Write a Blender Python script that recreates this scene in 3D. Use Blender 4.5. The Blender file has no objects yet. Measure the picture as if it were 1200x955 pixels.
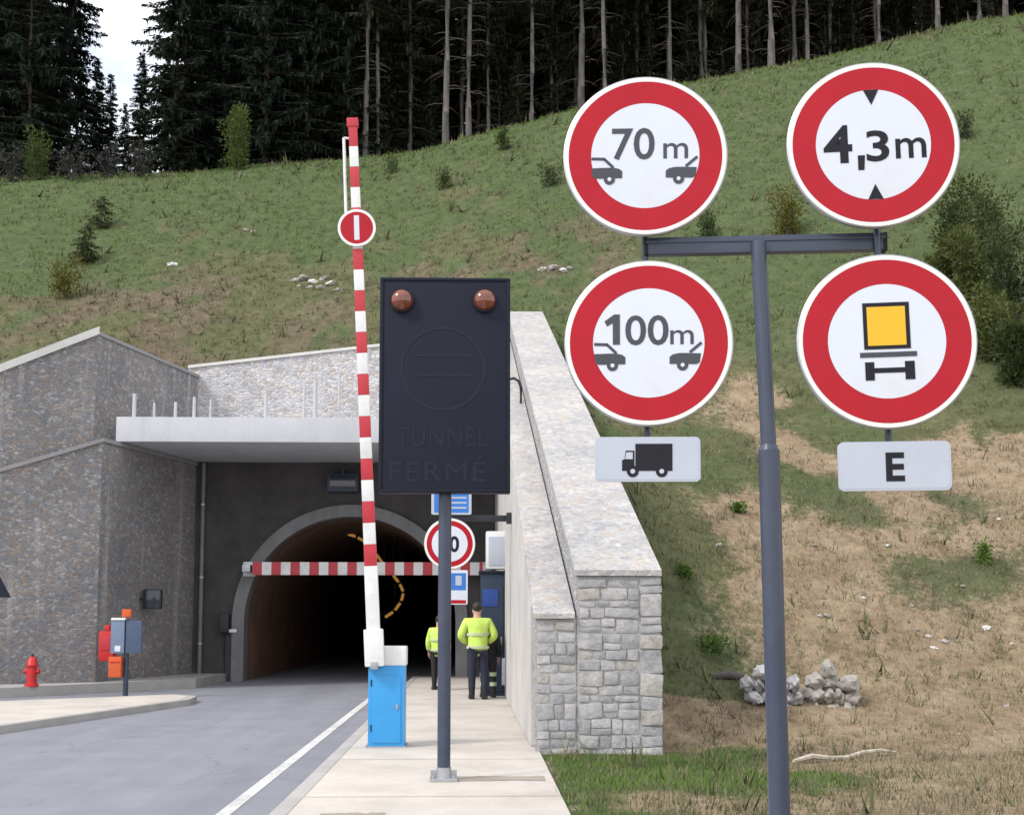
import bpy, bmesh, math, random
import numpy as np
from mathutils import Vector, Matrix, noise
R = math.radians
C = bpy.context.scene.collection
scene = bpy.context.scene
random.seed(7)
rng = np.random.default_rng(11)

# ------------------------------------------------------------------ camera
CAMZ, F, HZ, VX, PIT = 1.72, 1420.0, 724.0, 555.0, R(5)
YAW = math.atan((600 - VX) / F * math.cos(PIT))
cam_d = bpy.data.cameras.new('camera')
cam = bpy.data.objects.new('camera', cam_d); C.objects.link(cam); scene.camera = cam
cam_d.sensor_width = 36; cam_d.lens = F / 1200 * 36
CY = HZ - F * math.tan(PIT)
cam_d.shift_y = (CY - 477.5) / 1200
cam_d.clip_start = .1; cam_d.clip_end = 2000
cam.location = (0, 0, CAMZ)
cam.rotation_euler = (R(90) + PIT, 0, -YAW)
CM = cam.rotation_euler.to_matrix()

def ray(px, py):
    return CM @ Vector(((px - 600) / F, (CY - py) / F, -1))
def at(px, py, Y):                       # world point seen at a photo pixel, on the plane y = Y
    d = ray(px, py); t = Y / d.y
    return Vector((d.x * t, Y, CAMZ + d.z * t))
def gnd(px, py, z=0.0):                  # world point seen at a photo pixel, on the level z
    d = ray(px, py); t = (z - CAMZ) / d.z
    return Vector((d.x * t, d.y * t, z))

# ------------------------------------------------------------------ materials
def newmat(name):
    m = bpy.data.materials.new(name); m.use_nodes = True
    nt = m.node_tree; b = nt.nodes['Principled BSDF']
    return m, nt, b
def N(nt, t, **kw):
    n = nt.nodes.new(t)
    for k, v in kw.items():
        if k in n.inputs.keys(): n.inputs[k].default_value = v
        else: setattr(n, k, v)
    return n
def L(nt, a, b): nt.links.new(a, b)
def ramp(nt, fac, stops, interp='LINEAR'):
    r = nt.nodes.new('ShaderNodeValToRGB'); r.color_ramp.interpolation = interp
    e = r.color_ramp.elements
    while len(e) < len(stops): e.new(.5)
    for el, (p, c) in zip(e, stops):
        el.position = p; el.color = (*c, 1) if len(c) == 3 else c
    L(nt, fac, r.inputs[0]); return r.outputs[0]
def mix(nt, fac, a, b, mode='MIX'):
    n = nt.nodes.new('ShaderNodeMix'); n.data_type = 'RGBA'; n.blend_type = mode
    for s, v in ((0, fac), (6, a), (7, b)):
        if isinstance(v, (int, float)): n.inputs[s].default_value = v
        elif isinstance(v, tuple): n.inputs[s].default_value = (*v, 1)
        else: L(nt, v, n.inputs[s])
    return n.outputs[2]
def coords(nt, scale=(1, 1, 1), kind='Object'):
    tc = nt.nodes.new('ShaderNodeTexCoord'); mp = nt.nodes.new('ShaderNodeMapping')
    mp.inputs['Scale'].default_value = scale
    L(nt, tc.outputs[kind], mp.inputs[0]); return mp.outputs[0]
def bump(nt, b, h, strength=.4, dist=.02):
    n = N(nt, 'ShaderNodeBump', Strength=strength, Distance=dist); L(nt, h, n.inputs['Height']); L(nt, n.outputs[0], b.inputs['Normal'])

def plain(name, col, rough=.5, metal=0, var=.12, scale=6, coat=0, grime=None, spec=.5):
    """painted / plastic / metal surface with faint uneven wear"""
    m, nt, b = newmat(name); v = coords(nt)
    n = N(nt, 'ShaderNodeTexNoise', Scale=scale, Detail=5.0, Roughness=.65); L(nt, v, n.inputs[0])
    lo = tuple(c * (1 - var) for c in col); hi = tuple(min(1, c * (1 + var)) for c in col)
    c = ramp(nt, n.outputs[0], [(.3, lo), (.7, hi)])
    if grime:
        n2 = N(nt, 'ShaderNodeTexNoise', Scale=scale * .35, Detail=8.0, Roughness=.7); L(nt, v, n2.inputs[0])
        c = mix(nt, ramp(nt, n2.outputs[0], [(.5, (0, 0, 0)), (.75, (.6, .6, .6))]), c, grime)
    L(nt, c, b.inputs['Base Color'])
    rr = ramp(nt, n.outputs[0], [(.3, (rough * .85,) * 3), (.7, (min(1, rough * 1.15),) * 3)])
    L(nt, rr, b.inputs['Roughness']); b.inputs['Metallic'].default_value = metal
    b.inputs['Coat Weight'].default_value = coat; b.inputs['Specular IOR Level'].default_value = spec
    return m

def stone(name, cols, mortar, scale=(3.2, 3.2, 5.2), mw=.045, streak=0.0, depth=.04, tint=.25):
    m, nt, b = newmat(name); v = coords(nt, scale)
    dn = N(nt, 'ShaderNodeTexNoise', Scale=1.3, Detail=3.0); L(nt, v, dn.inputs[0])
    va = N(nt, 'ShaderNodeVectorMath', operation='MULTIPLY_ADD'); L(nt, dn.outputs['Color'], va.inputs[0]); va.inputs[1].default_value = (.35, .35, .35); L(nt, v, va.inputs[2])
    v1 = N(nt, 'ShaderNodeTexVoronoi', feature='F1'); L(nt, va.outputs[0], v1.inputs[0])
    v2 = N(nt, 'ShaderNodeTexVoronoi', feature='DISTANCE_TO_EDGE'); L(nt, va.outputs[0], v2.inputs[0])
    sep = nt.nodes.new('ShaderNodeSeparateColor'); L(nt, v1.outputs['Color'], sep.inputs[0])
    n = len(cols); base = ramp(nt, sep.outputs[0], [(i / n, c) for i, c in enumerate(cols)], 'CONSTANT')
    w = coords(nt)
    fn = N(nt, 'ShaderNodeTexNoise', Scale=14.0, Detail=8.0, Roughness=.7); L(nt, w, fn.inputs[0])
    base = mix(nt, .75, base, ramp(nt, fn.outputs[0], [(.3, (.55, .55, .55)), (.7, (1.35, 1.32, 1.3))]), 'MULTIPLY')
    bn = N(nt, 'ShaderNodeTexNoise', Scale=.55, Detail=6.0, Roughness=.6); L(nt, w, bn.inputs[0])
    base = mix(nt, tint * 2, base, ramp(nt, bn.outputs[0], [(.35, (.75, .76, .8)), (.65, (1.2, 1.15, 1.1))]), 'MULTIPLY')
    col = mix(nt, ramp(nt, v2.outputs['Distance'], [(mw * .5, (1, 1, 1)), (mw * 1.6, (0, 0, 0))]), base, mortar)
    if streak:
        sv = coords(nt, (2.2, 2.2, .12)); sn = N(nt, 'ShaderNodeTexNoise', Scale=1.6, Detail=4.0); L(nt, sv, sn.inputs[0])
        col = mix(nt, ramp(nt, sn.outputs[0], [(.56, (0, 0, 0)), (.72, (streak,) * 3)]), col, (.62, .62, .62))
    L(nt, col, b.inputs['Base Color']); b.inputs['Roughness'].default_value = .9
    h = mix(nt, .3, ramp(nt, v2.outputs['Distance'], [(0, (0, 0, 0)), (mw * 3.5, (1, 1, 1))]), fn.outputs[0])
    bump(nt, b, h, .9, depth)
    return m

def concrete(name, col, var=.2, rough=.85, stain=(.3, .27, .23), st=.5, fine=40, vert=False):
    m, nt, b = newmat(name); v = coords(nt)
    a = N(nt, 'ShaderNodeTexNoise', Scale=1.1, Detail=9.0, Roughness=.65); L(nt, v, a.inputs[0])
    f = N(nt, 'ShaderNodeTexNoise', Scale=float(fine), Detail=4.0, Roughness=.7); L(nt, v, f.inputs[0])
    c = ramp(nt, a.outputs[0], [(.3, tuple(x * (1 - var) for x in col)), (.7, tuple(min(1, x * (1 + var)) for x in col))])
    c = mix(nt, .5, c, ramp(nt, f.outputs[0], [(.3, (.75, .75, .75)), (.7, (1.2, 1.2, 1.2))]), 'MULTIPLY')
    s = N(nt, 'ShaderNodeTexNoise', Scale=.7 if not vert else 2.0, Detail=10.0, Roughness=.75)
    L(nt, coords(nt, (1, 1, .12)) if vert else v, s.inputs[0])
    c = mix(nt, ramp(nt, s.outputs[0], [(.52, (0, 0, 0)), (.72, (st, st, st))]), c, stain)
    L(nt, c, b.inputs['Base Color']); b.inputs['Roughness'].default_value = rough
    bump(nt, b, f.outputs[0], .3, .008)
    return m

def foliage(name, dark, light, scale=1.4, trans=.25):
    m, nt, b = newmat(name); oi = nt.nodes.new('ShaderNodeObjectInfo')
    v = coords(nt)
    n = N(nt, 'ShaderNodeTexNoise', Scale=scale, Detail=4.0, Roughness=.7); L(nt, v, n.inputs[0])
    c = ramp(nt, n.outputs[0], [(.3, dark), (.7, light)])
    c = mix(nt, .6, c, ramp(nt, oi.outputs['Random'], [(0, (.7, .75, .8)), (1, (1.25, 1.15, .95))]), 'MULTIPLY')
    L(nt, c, b.inputs['Base Color']); b.inputs['Roughness'].default_value = .75
    b.inputs['Specular IOR Level'].default_value = .15
    if trans:
        t = nt.nodes.new('ShaderNodeBsdfTranslucent'); L(nt, c, t.inputs[0])
        ms = nt.nodes.new('ShaderNodeMixShader'); ms.inputs[0].default_value = trans
        L(nt, b.outputs[0], ms.inputs[1]); L(nt, t.outputs[0], ms.inputs[2])
        L(nt, ms.outputs[0], nt.nodes['Material Output'].inputs[0])
    return m

M = {}
M['red'] = plain('red_paint', (.41, .004, .016), .36, var=.08, scale=3, spec=.3)
M['white_sheet'] = plain('white_reflective_sheet', (.64, .68, .76), .35, var=.03, scale=3, grime=(.55, .55, .54))
M['rim'] = plain('pale_rim', (.78, .77, .74), .4, var=.05)
M['black'] = plain('black_film', (.012, .012, .018), .5, var=.1, spec=.25)
M['grey_film'] = plain('grey_film', (.048, .049, .062), .45, var=.1)
M['yellow'] = plain('yellow_film', (.78, .44, .008), .4, var=.05)
M['plate'] = plain('pale_plate', (.45, .49, .57), .35, var=.05, scale=3, grime=(.45, .46, .48))
M['galv'] = plain('galvanised_steel', (.42, .43, .45), .42, .8, var=.15)
M['mast'] = plain('dark_blue_grey_paint', (.040, .052, .086), .38, .0, var=.15, scale=5, coat=.15)
M['panel'] = plain('dark_navy_panel', (.014, .017, .030), .6, var=.15, scale=3, spec=.18)
M['panel_mark'] = plain('unlit_panel_elements', (.0172, .020, .033), .58, var=.3, scale=40, spec=.2)
M['amber'] = plain('brown_amber_lens', (.16, .035, .014), .12, var=.2, scale=8, coat=.8)
M['barrier_red'] = plain('barrier_red', (.50, .03, .045), .4, var=.1)
M['white_paint'] = plain('white_paint', (.76, .76, .76), .4, var=.05, grime=(.5, .47, .43))
M['blue_cab'] = plain('bright_blue_paint', (.035, .30, .66), .4, var=.06, scale=3, grime=(.06, .27, .5))
M['blue_sign'] = plain('blue_sign', (.03, .17, .55), .4, var=.06)
M['teal'] = plain('dark_blue_booth', (.018, .035, .065), .4, var=.2, scale=2)
M['booth_blue'] = plain('booth_panel_blue', (.02, .06, .28), .4, var=.1)
M['orange'] = plain('orange_plastic', (.62, .10, .02), .5, var=.1)
M['hyd'] = plain('hydrant_red', (.55, .02, .02), .4, var=.12)
M['dark_metal'] = plain('dark_metal', (.03, .032, .038), .5, .3)
M['glassy'] = plain('dark_glass', (.012, .018, .032), .15, var=.1, coat=.5)
M['panelgrey'] = plain('blue_grey_panel', (.16, .21, .31), .45, var=.1)
M['panelgrey2'] = plain('darker_blue_panel', (.06, .09, .16), .45, var=.1)
M['stoneL'] = stone('grey_rubble_stone', [(.215, .22, .24), (.27, .265, .268), (.295, .26, .235), (.20, .21, .235), (.32, .315, .315), (.24, .21, .19), (.23, .237, .255), (.35, .348, .345), (.27, .225, .20), (.21, .21, .215)], (.265, .26, .262), (2.05, 2.05, 2.9), .035, .36, .02, .45)
M['stoneR'] = stone('pale_rubble_stone', [(.34, .35, .39), (.46, .46, .49), (.30, .31, .35), (.42, .38, .35), (.50, .50, .52), (.38, .39, .42), (.46, .44, .43)], (.46, .46, .46), (1.8, 1.8, 3.4), .05, .15, .03)
M['stoneTop'] = stone('pale_stone_capping', [(.40, .395, .405), (.45, .44, .435), (.37, .37, .385), (.45, .41, .38), (.48, .475, .47)], (.43, .42, .41), (1.5, 1.5, 2.4), .03, .0, .006, .3)
M['stoneH'] = stone('pale_head_wall_stone', [(.44, .43, .44), (.58, .54, .52), (.50, .50, .55), (.62, .61, .62), (.46, .41, .38)], (.58, .58, .59), (1.3, 1.3, 2.2), .05, .6, .03)
def blocks(name, cols):
    m, nt, b = newmat(name); g = nt.nodes.new('ShaderNodeNewGeometry'); w = coords(nt)
    base = ramp(nt, g.outputs['Random Per Island'], [(k / len(cols), c) for k, c in enumerate(cols)], 'CONSTANT')
    f = N(nt, 'ShaderNodeTexNoise', Scale=9.0, Detail=9.0, Roughness=.7); L(nt, w, f.inputs[0])
    f2 = N(nt, 'ShaderNodeTexNoise', Scale=2.5, Detail=6.0, Roughness=.7); L(nt, w, f2.inputs[0])
    c = mix(nt, .8, base, ramp(nt, f.outputs[0], [(.3, (.6, .6, .62)), (.7, (1.35, 1.33, 1.3))]), 'MULTIPLY')
    c = mix(nt, ramp(nt, f2.outputs[0], [(.5, (0, 0, 0)), (.68, (.75, .75, .75))]), c, (.56, .55, .55))
    L(nt, c, b.inputs['Base Color']); b.inputs['Roughness'].default_value = .9; bump(nt, b, f.outputs[0], 1.0, .035); return m
M['blocks'] = blocks('split_stone_blocks', [(.37, .37, .385), (.44, .435, .44), (.33, .33, .345), (.43, .40, .375), (.48, .475, .475), (.40, .395, .41), (.36, .36, .38), (.45, .44, .445), (.31, .315, .33)])
M['mortar'] = concrete('pale_mortar', (.40, .39, .385), .12, .95, (.28, .27, .26), .6, 30)
M['inner'] = concrete('pale_pointed_face', (.50, .48, .46), .15, .9, (.36, .34, .33), .5, 25)
M['slab'] = concrete('pale_slab_concrete', (.50, .51, .54), .08, .8, (.34, .34, .35), .35, 30, True)
M['coping'] = concrete('white_coping', (.62, .61, .58), .12, .8, (.35, .34, .32), .3)
M['copingD'] = concrete('grey_coping', (.27, .265, .27), .15, .85)
M['recess_shade'] = concrete('shade_darkened_concrete', (.066, .061, .060), .35, .9, (.042, .039, .038), .7, 20, True)  # end wall concrete, deep shade under the slab put into its dark colour
M['archc'] = concrete('grey_arch_lining', (.20, .20, .205), .2, .85, (.085, .083, .083), .6, 25, True)
M['tun'] = concrete('dark_tunnel_lining', (.22, .13, .085), .3, .9, (.12, .075, .05), .5)
M['asphalt'] = concrete('worn_asphalt', (.225, .23, .262), .10, .85, (.175, .18, .205), .5, 90)
nt = M['asphalt'].node_tree; b = nt.nodes['Principled BSDF']; src = b.inputs['Base Color'].links[0].from_socket
sn = N(nt, 'ShaderNodeTexNoise', Scale=1.0, Detail=5.0, Roughness=.6); L(nt, coords(nt, (1.1, .05, 1)), sn.inputs[0])
cv = N(nt, 'ShaderNodeTexVoronoi', feature='DISTANCE_TO_EDGE', Scale=.35); dn_ = N(nt, 'ShaderNodeTexNoise', Scale=2.2, Detail=6.0); L(nt, coords(nt), dn_.inputs[0])
vm = N(nt, 'ShaderNodeVectorMath', operation='MULTIPLY_ADD'); L(nt, dn_.outputs['Color'], vm.inputs[0]); vm.inputs[1].default_value = (.9, .9, .9); L(nt, coords(nt), vm.inputs[2]); L(nt, vm.outputs[0], cv.inputs[0])
c = mix(nt, .8, src, ramp(nt, sn.outputs[0], [(.3, (.82, .82, .83)), (.7, (1.12, 1.12, 1.11))]), 'MULTIPLY')
c = mix(nt, ramp(nt, cv.outputs['Distance'], [(.0, (.5, .5, .5)), (.006, (0, 0, 0))]), c, (.10, .10, .11)); L(nt, c, b.inputs['Base Color'])
M['path'] = concrete('pale_pavement_concrete', (.52, .475, .43), .14, .9, (.36, .32, .28), .6, 60)
M['kerb'] = concrete('kerb_concrete', (.40, .385, .37), .15, .85, (.26, .25, .24), .5)
M['patch'] = concrete('brown_trench_fill', (.30, .255, .215), .2, .95)
M['line'] = concrete('worn_road_paint', (.64, .63, .62), .08, .7, (.30, .30, .31), .75, 60)
nt = M['line'].node_tree; b = nt.nodes['Principled BSDF']; src = b.inputs['Base Color'].links[0].from_socket
wn = N(nt, 'ShaderNodeTexNoise', Scale=22.0, Detail=8.0, Roughness=.75); L(nt, coords(nt), wn.inputs[0])
L(nt, mix(nt, ramp(nt, wn.outputs[0], [(.52, (0, 0, 0)), (.62, (.85, .85, .85))]), src, (.24, .245, .27)), b.inputs['Base Color'])
M['earth'] = concrete('bare_ground', (.17, .13, .09), .3, 1)
M['bark'] = concrete('grey_bark', (.10, .085, .078), .35, .95, (.06, .05, .045), .6, 12, True)
M['pbark'] = concrete('pale_bark', (.135, .122, .115), .4, .95, (.06, .052, .047), .8, 12, True)
M['rock'] = concrete('pale_rock', (.34, .315, .29), .25, .95, (.26, .23, .2), .6, 15)
M['rockw'] = concrete('whitish_rock', (.58, .56, .53), .15, .95, (.38, .35, .32), .5, 15)
M['needles'] = foliage('spruce_needles', (.016, .027, .021), (.048, .068, .044))
M['needles2'] = foliage('forest_needles', (.032, .036, .025), (.068, .072, .048))
M['shrubdark'] = foliage('dark_shrub_leaves', (.035, .058, .02), (.085, .11, .04), 3)
M['shrubmid'] = foliage('olive_shrub_leaves', (.06, .085, .028), (.13, .15, .055), 3)
M['shrubyel'] = foliage('yellowish_shrub_leaves', (.07, .075, .012), (.20, .16, .02), 3)
M['shrublight'] = foliage('light_green_leaves', (.05, .085, .025), (.13, .17, .05), 2)
M['twigs'] = foliage('grey_twigs', (.035, .036, .036), (.075, .072, .07), 2, 0)
M['grassgreen'] = foliage('green_grass', (.075, .145, .025), (.13, .215, .045), 1.2, .1)
M['grassmid'] = foliage('olive_grass', (.085, .10, .048), (.15, .145, .075), .8, .1)
M['grassdry'] = foliage('dry_grass', (.20, .16, .10), (.36, .29, .19), .8, .1)
M['wood'] = plain('bleached_wood', (.50, .44, .36), .9, var=.3)
M['hivis'] = plain('yellow_green_fabric', (.52, .70, .13), .75, var=.15, scale=5)
M['reflect'] = plain('reflective_tape', (.52, .57, .40), .35, var=.05)
M['navy'] = plain('navy_cloth', (.018, .022, .045), .85, var=.3, scale=9)
M['darkcloth'] = plain('dark_cloth', (.022, .02, .022), .85, var=.3, scale=9)
M['skin'] = plain('skin', (.48, .28, .20), .55, var=.08)
M['hair'] = plain('dark_hair', (.02, .015, .012), .6, var=.3, scale=30)
M['boot'] = plain('black_leather', (.014, .013, .013), .5)
m, nt, b = newmat('amber_tunnel_lamp'); b.inputs['Emission Color'].default_value = (1, .47, .12, 1); b.inputs['Emission Strength'].default_value = .17; b.inputs['Base Color'].default_value = (.5, .3, .1, 1); M['lamp'] = m

# ------------------------------------------------------------------ mesh helpers
class MB:
    def __init__(s): s.v = []; s.f = []; s.mi = []
    def add(s, vs, fs, mi=0):
        o = len(s.v); s.v += [tuple(p) for p in vs]
        for f in fs: s.f.append(tuple(i + o for i in f)); s.mi.append(mi)
        return s
    def box(s, c, size, mat=None, mi=0, bev=0.0):
        bm = bmesh.new(); bmesh.ops.create_cube(bm, size=1)
        for v in bm.verts: v.co = Vector((v.co.x * size[0], v.co.y * size[1], v.co.z * size[2]))
        if bev: bmesh.ops.bevel(bm, geom=bm.edges[:], offset=bev, segments=2, profile=.7, affect='EDGES')
        X = (mat.to_4x4() if mat else Matrix.Identity(4))
        vs = [(X @ v.co) + Vector(c) for v in bm.verts]; bm.verts.index_update()
        s.add(vs, [[v.index for v in f.verts] for f in bm.faces], mi); bm.free(); return s
    def cyl(s, a, b, r0, r1=None, n=16, mi=0, caps=True):
        a, b = Vector(a), Vector(b); r1 = r0 if r1 is None else r1
        q = (b - a).to_track_quat('Z', 'Y'); vs = []
        for p, r in ((a, r0), (b, r1)):
            for k in range(n):
                t = 2 * math.pi * k / n; vs.append(p + q @ Vector((r * math.cos(t), r * math.sin(t), 0)))
        fs = [(k, (k + 1) % n, n + (k + 1) % n, n + k) for k in range(n)]
        if caps: fs += [tuple(range(n))[::-1], tuple(range(n, 2 * n))]
        return s.add(vs, fs, mi)
    def prism(s, poly, z0, z1, mi=0):
        n = len(poly)
        vs = [(x, y, z0) for x, y in poly] + [(x, y, z1) for x, y in poly]
        fs = [tuple(range(n))[::-1], tuple(range(n, 2 * n))] + [(k, (k + 1) % n, n + (k + 1) % n, n + k) for k in range(n)]
        return s.add(vs, fs, mi)
    def lathe(s, prof, n=32, mi=0, M4=None, mis=None):
        vs = []; fs = []
        for r, z in prof:
            for k in range(n):
                t = 2 * math.pi * k / n; p = Vector((r * math.cos(t), r * math.sin(t), z)); vs.append(M4 @ p if M4 else p)
        for j in range(len(prof) - 1):
            for k in range(n):
                fs.append((j * n + k, j * n + (k + 1) % n, (j + 1) * n + (k + 1) % n, (j + 1) * n + k))
        return s.add(vs, fs, mi)
    def tube(s, pts, r, n=8, mi=0):
        pts = [Vector(p) for p in pts]; rs = r if isinstance(r, (list, tuple)) else [r] * len(pts)
        vs = []
        for i, p in enumerate(pts):
            d = (pts[min(i + 1, len(pts) - 1)] - pts[max(i - 1, 0)]).normalized(); q = d.to_track_quat('Z', 'Y')
            for k in range(n):
                t = 2 * math.pi * k / n; vs.append(p + q @ Vector((rs[i] * math.cos(t), rs[i] * math.sin(t), 0)))
        fs = [(j * n + k, j * n + (k + 1) % n, (j + 1) * n + (k + 1) % n, (j + 1) * n + k) for j in range(len(pts) - 1) for k in range(n)]
        fs += [tuple(range(n))[::-1], tuple(range((len(pts) - 1) * n, len(pts) * n))]
        return s.add(vs, fs, mi)
    def mesh(s, name, mats, angle=35):
        me = bpy.data.meshes.new(name); me.from_pydata(s.v, [], s.f)
        for m in (mats if isinstance(mats, (list, tuple)) else [mats]): me.materials.append(m)
        me.polygons.foreach_set('material_index', s.mi)
        bm = bmesh.new(); bm.from_mesh(me); bmesh.ops.recalc_face_normals(bm, faces=bm.faces); bm.to_mesh(me); bm.free()
        if angle:
            me.polygons.foreach_set('use_smooth', [True] * len(me.polygons)); me.set_sharp_from_angle(angle=R(angle))
        me.update(); return me
    def build(s, name, mats, parent=None, angle=35, loc=None):
        return link(name, s.mesh(name, mats, angle), parent, loc)
def link(name, me, parent=None, loc=None):
    o = bpy.data.objects.new(name, me); C.objects.link(o)
    if parent: o.parent = parent
    if loc is not None: o.location = loc
    return o
def tag(o, label, cat, group=None):
    o['label'] = label; o['category'] = cat
    if group: o['group'] = group
    return o
def thing(name, label, cat, loc=(0, 0, 0), rot=None, group=None):
    o = bpy.data.objects.new(name, None); C.objects.link(o); o.empty_display_size = .2
    o.location = loc
    if rot is not None: o.rotation_euler = rot
    return tag(o, label, cat, group)
def struct(o, kind='structure'): o['kind'] = kind; return o
def dup(root, loc, rz=0, sc=1, label=None, group=None):
    r = root.copy(); C.objects.link(r); r.location = loc; r.rotation_euler = (0, 0, rz); r.scale = (sc, sc, sc)
    if label: r['label'] = label
    if group: r['group'] = group
    for ch in list(root.children):
        c = ch.copy(); C.objects.link(c); c.parent = r
        for g in list(ch.children):
            d = g.copy(); C.objects.link(d); d.parent = c
    return r
def text_mb(s, cap, cx, cy, z, wide=1.0, bold=.02, thick=.0015, squeeze=None, sp=1.0):
    """lettering as an MB: cap height `cap`, centred at cx with its baseline at cy"""
    cu = bpy.data.curves.new('t', 'FONT'); cu.body = s; cu.size = 1; cu.offset = bold; cu.extrude = 0; cu.resolution_u = 4; cu.space_character = sp
    ob = bpy.data.objects.new('t', cu); C.objects.link(ob)
    dg = bpy.context.evaluated_depsgraph_get(); me = bpy.data.meshes.new_from_object(ob.evaluated_get(dg))
    bpy.data.objects.remove(ob); bpy.data.curves.remove(cu)
    xs = [v.co.x for v in me.vertices]; ys = [v.co.y for v in me.vertices]
    x0, x1 = min(xs), max(xs)
    capH = .727
    k = cap / capH; kx = k * wide if squeeze is None else squeeze / (x1 - x0)
    mb = MB()
    bm = bmesh.new(); bm.from_mesh(me)
    r = bmesh.ops.extrude_face_region(bm, geom=bm.faces[:])
    for e in r['geom']:
        if isinstance(e, bmesh.types.BMVert): e.co.z += 1
    bm.verts.index_update()
    mb.add([((v.co.x - (x0 + x1) / 2) * kx + cx, v.co.y * k + cy, z + v.co.z * thick) for v in bm.verts], [[v.index for v in f.verts] for f in bm.faces])
    bm.free(); bpy.data.meshes.remove(me); return mb

def axes(x, y=None, up=(0, 0, 1)):
    x = Vector(x).normalized(); z = x.cross(Vector(up)).normalized(); y = z.cross(x)
    return Matrix((x, y, z)).transposed()

# ------------------------------------------------------------------ world and sun
SUN = Vector((-.82, -.50, .95)).normalized()
el = math.asin(SUN.z); az = math.atan2(SUN.x, SUN.y)
w = bpy.data.worlds.new('World'); scene.world = w; w.use_nodes = True; nt = w.node_tree
bg = nt.nodes['Background']; bg.inputs[1].default_value = .15
sky = nt.nodes.new('ShaderNodeTexSky'); sky.sky_type = 'NISHITA'; sky.sun_disc = False
sky.sun_elevation = el; sky.sun_rotation = az; sky.air_density = 1.1; sky.dust_density = 2.0; sky.ozone_density = 1.0; sky.altitude = 900
v = coords(nt, (1, 1, 2.2), 'Generated')
cn = N(nt, 'ShaderNodeTexNoise', Scale=2.3, Detail=8.0, Roughness=.6); L(nt, v, cn.inputs[0])
cc = ramp(nt, cn.outputs[0], [(.30, (.15, .15, .15)), (.52, (.97, .97, .97))])
L(nt, mix(nt, cc, sky.outputs[0], (7.0, 7.1, 7.3)), bg.inputs[0])
sl = bpy.data.lights.new('sun', 'SUN'); sl.energy = 1.5; sl.angle = R(10); sl.color = (1, .95, .88)
so = bpy.data.objects.new('sun', sl); C.objects.link(so); so.rotation_euler = SUN.to_track_quat('Z', 'Y').to_euler()
scene.view_settings.view_transform = 'Standard'; scene.view_settings.look = 'None'; scene.view_settings.exposure = .64
scene.view_settings.gamma = 1; scene.view_settings.use_curve_mapping = False

# ------------------------------------------------------------------ terrain
TX = [-90, -30, -16, -11, -9, -3, 1.6, 2.5, 5, 9, 16, 30, 90]
TY = [-30, 14.6, 17, 20, 26, 30, 35.8, 45, 62, 75, 260]
r62 = [23, 24, 24.4, 24.8, 25, 25.7, 27, 27.2, 28, 29, 30.5, 33.5, 37]
TZ = [[.07] * 13, [.07] * 13,
      [1, 1, 1, 1, 1, 1, 1.6, 1.0, .7, .6, .7, 1, 1],
      [1, 1.5, 2, 3, 3, 3, 4.1, 3.6, 2.7, 2.5, 2.8, 3.5, 4],
      [2, 2.5, 4, 6, 6.5, 6.5, 6.45, 6.3, 6.1, 6.3, 7, 8, 9],
      [3, 3.5, 5.0, 7.2, 8.2, 8.2, 8.1, 8.1, 8.3, 8.8, 9.8, 11, 12],
      [6, 7, 8, 8.6, 8.6, 8.75, 9.85, 9.85, 10.3, 11.3, 12.8, 15, 16],
      [13, 13.5, 14, 14.3, 14.4, 15, 16.2, 16.4, 17, 18.2, 20, 23.5, 25],
      r62, [z + .6 for z in r62], [z - 3 for z in r62]]
TZ = np.array(TZ)
def herm(xs, ys, x):
    i = max(0, min(len(xs) - 2, int(np.searchsorted(xs, x)) - 1)); h = xs[i + 1] - xs[i]; t = min(1, max(0, (x - xs[i]) / h))
    def d(k):
        if k <= 0 or k >= len(xs) - 1: return 0.0
        a = (ys[k] - ys[k - 1]) / (xs[k] - xs[k - 1]); b_ = (ys[k + 1] - ys[k]) / (xs[k + 1] - xs[k])
        return 0.0 if a * b_ <= 0 else 2 * a * b_ / (a + b_)
    m0, m1 = d(i) * h, d(i + 1) * h
    return (2*t**3-3*t**2+1)*ys[i] + (t**3-2*t**2+t)*m0 + (-2*t**3+3*t**2)*ys[i+1] + (t**3-t**2)*m1
def fbm(x, y, s, o=3, seed=0):
    return noise.fractal(Vector((x * s, y * s, seed * 7.3)), .6, 2.1, o)
def terr(x, y):
    z = herm(TX, [herm(TY, TZ[:, k], y) for k in range(len(TX))], x)
    amp = min(1, max(0, (y - 14) / 6)); z += amp * (.16 * fbm(x, y, .22, 4, 1) + .05 * fbm(x, y, 1.1, 3, 2)) + .012 * fbm(x, y, 1.7, 3, 3)
    return z
def hit(px, py):                          # where a photo pixel's ray meets the hill
    d = ray(px, py); d = d / d.y; y = 8.0
    while y < 90:
        p = Vector((d.x * y, y, CAMZ + d.z * y))
        if terr(p.x, p.y) >= p.z: return Vector((p.x, p.y, terr(p.x, p.y)))
        y += .12
    return Vector((d.x * 62, 62, terr(d.x * 62, 62)))
def sm(a, b, x): t = min(1, max(0, (x - a) / (b - a))); return t * t * (3 - 2 * t)

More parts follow.
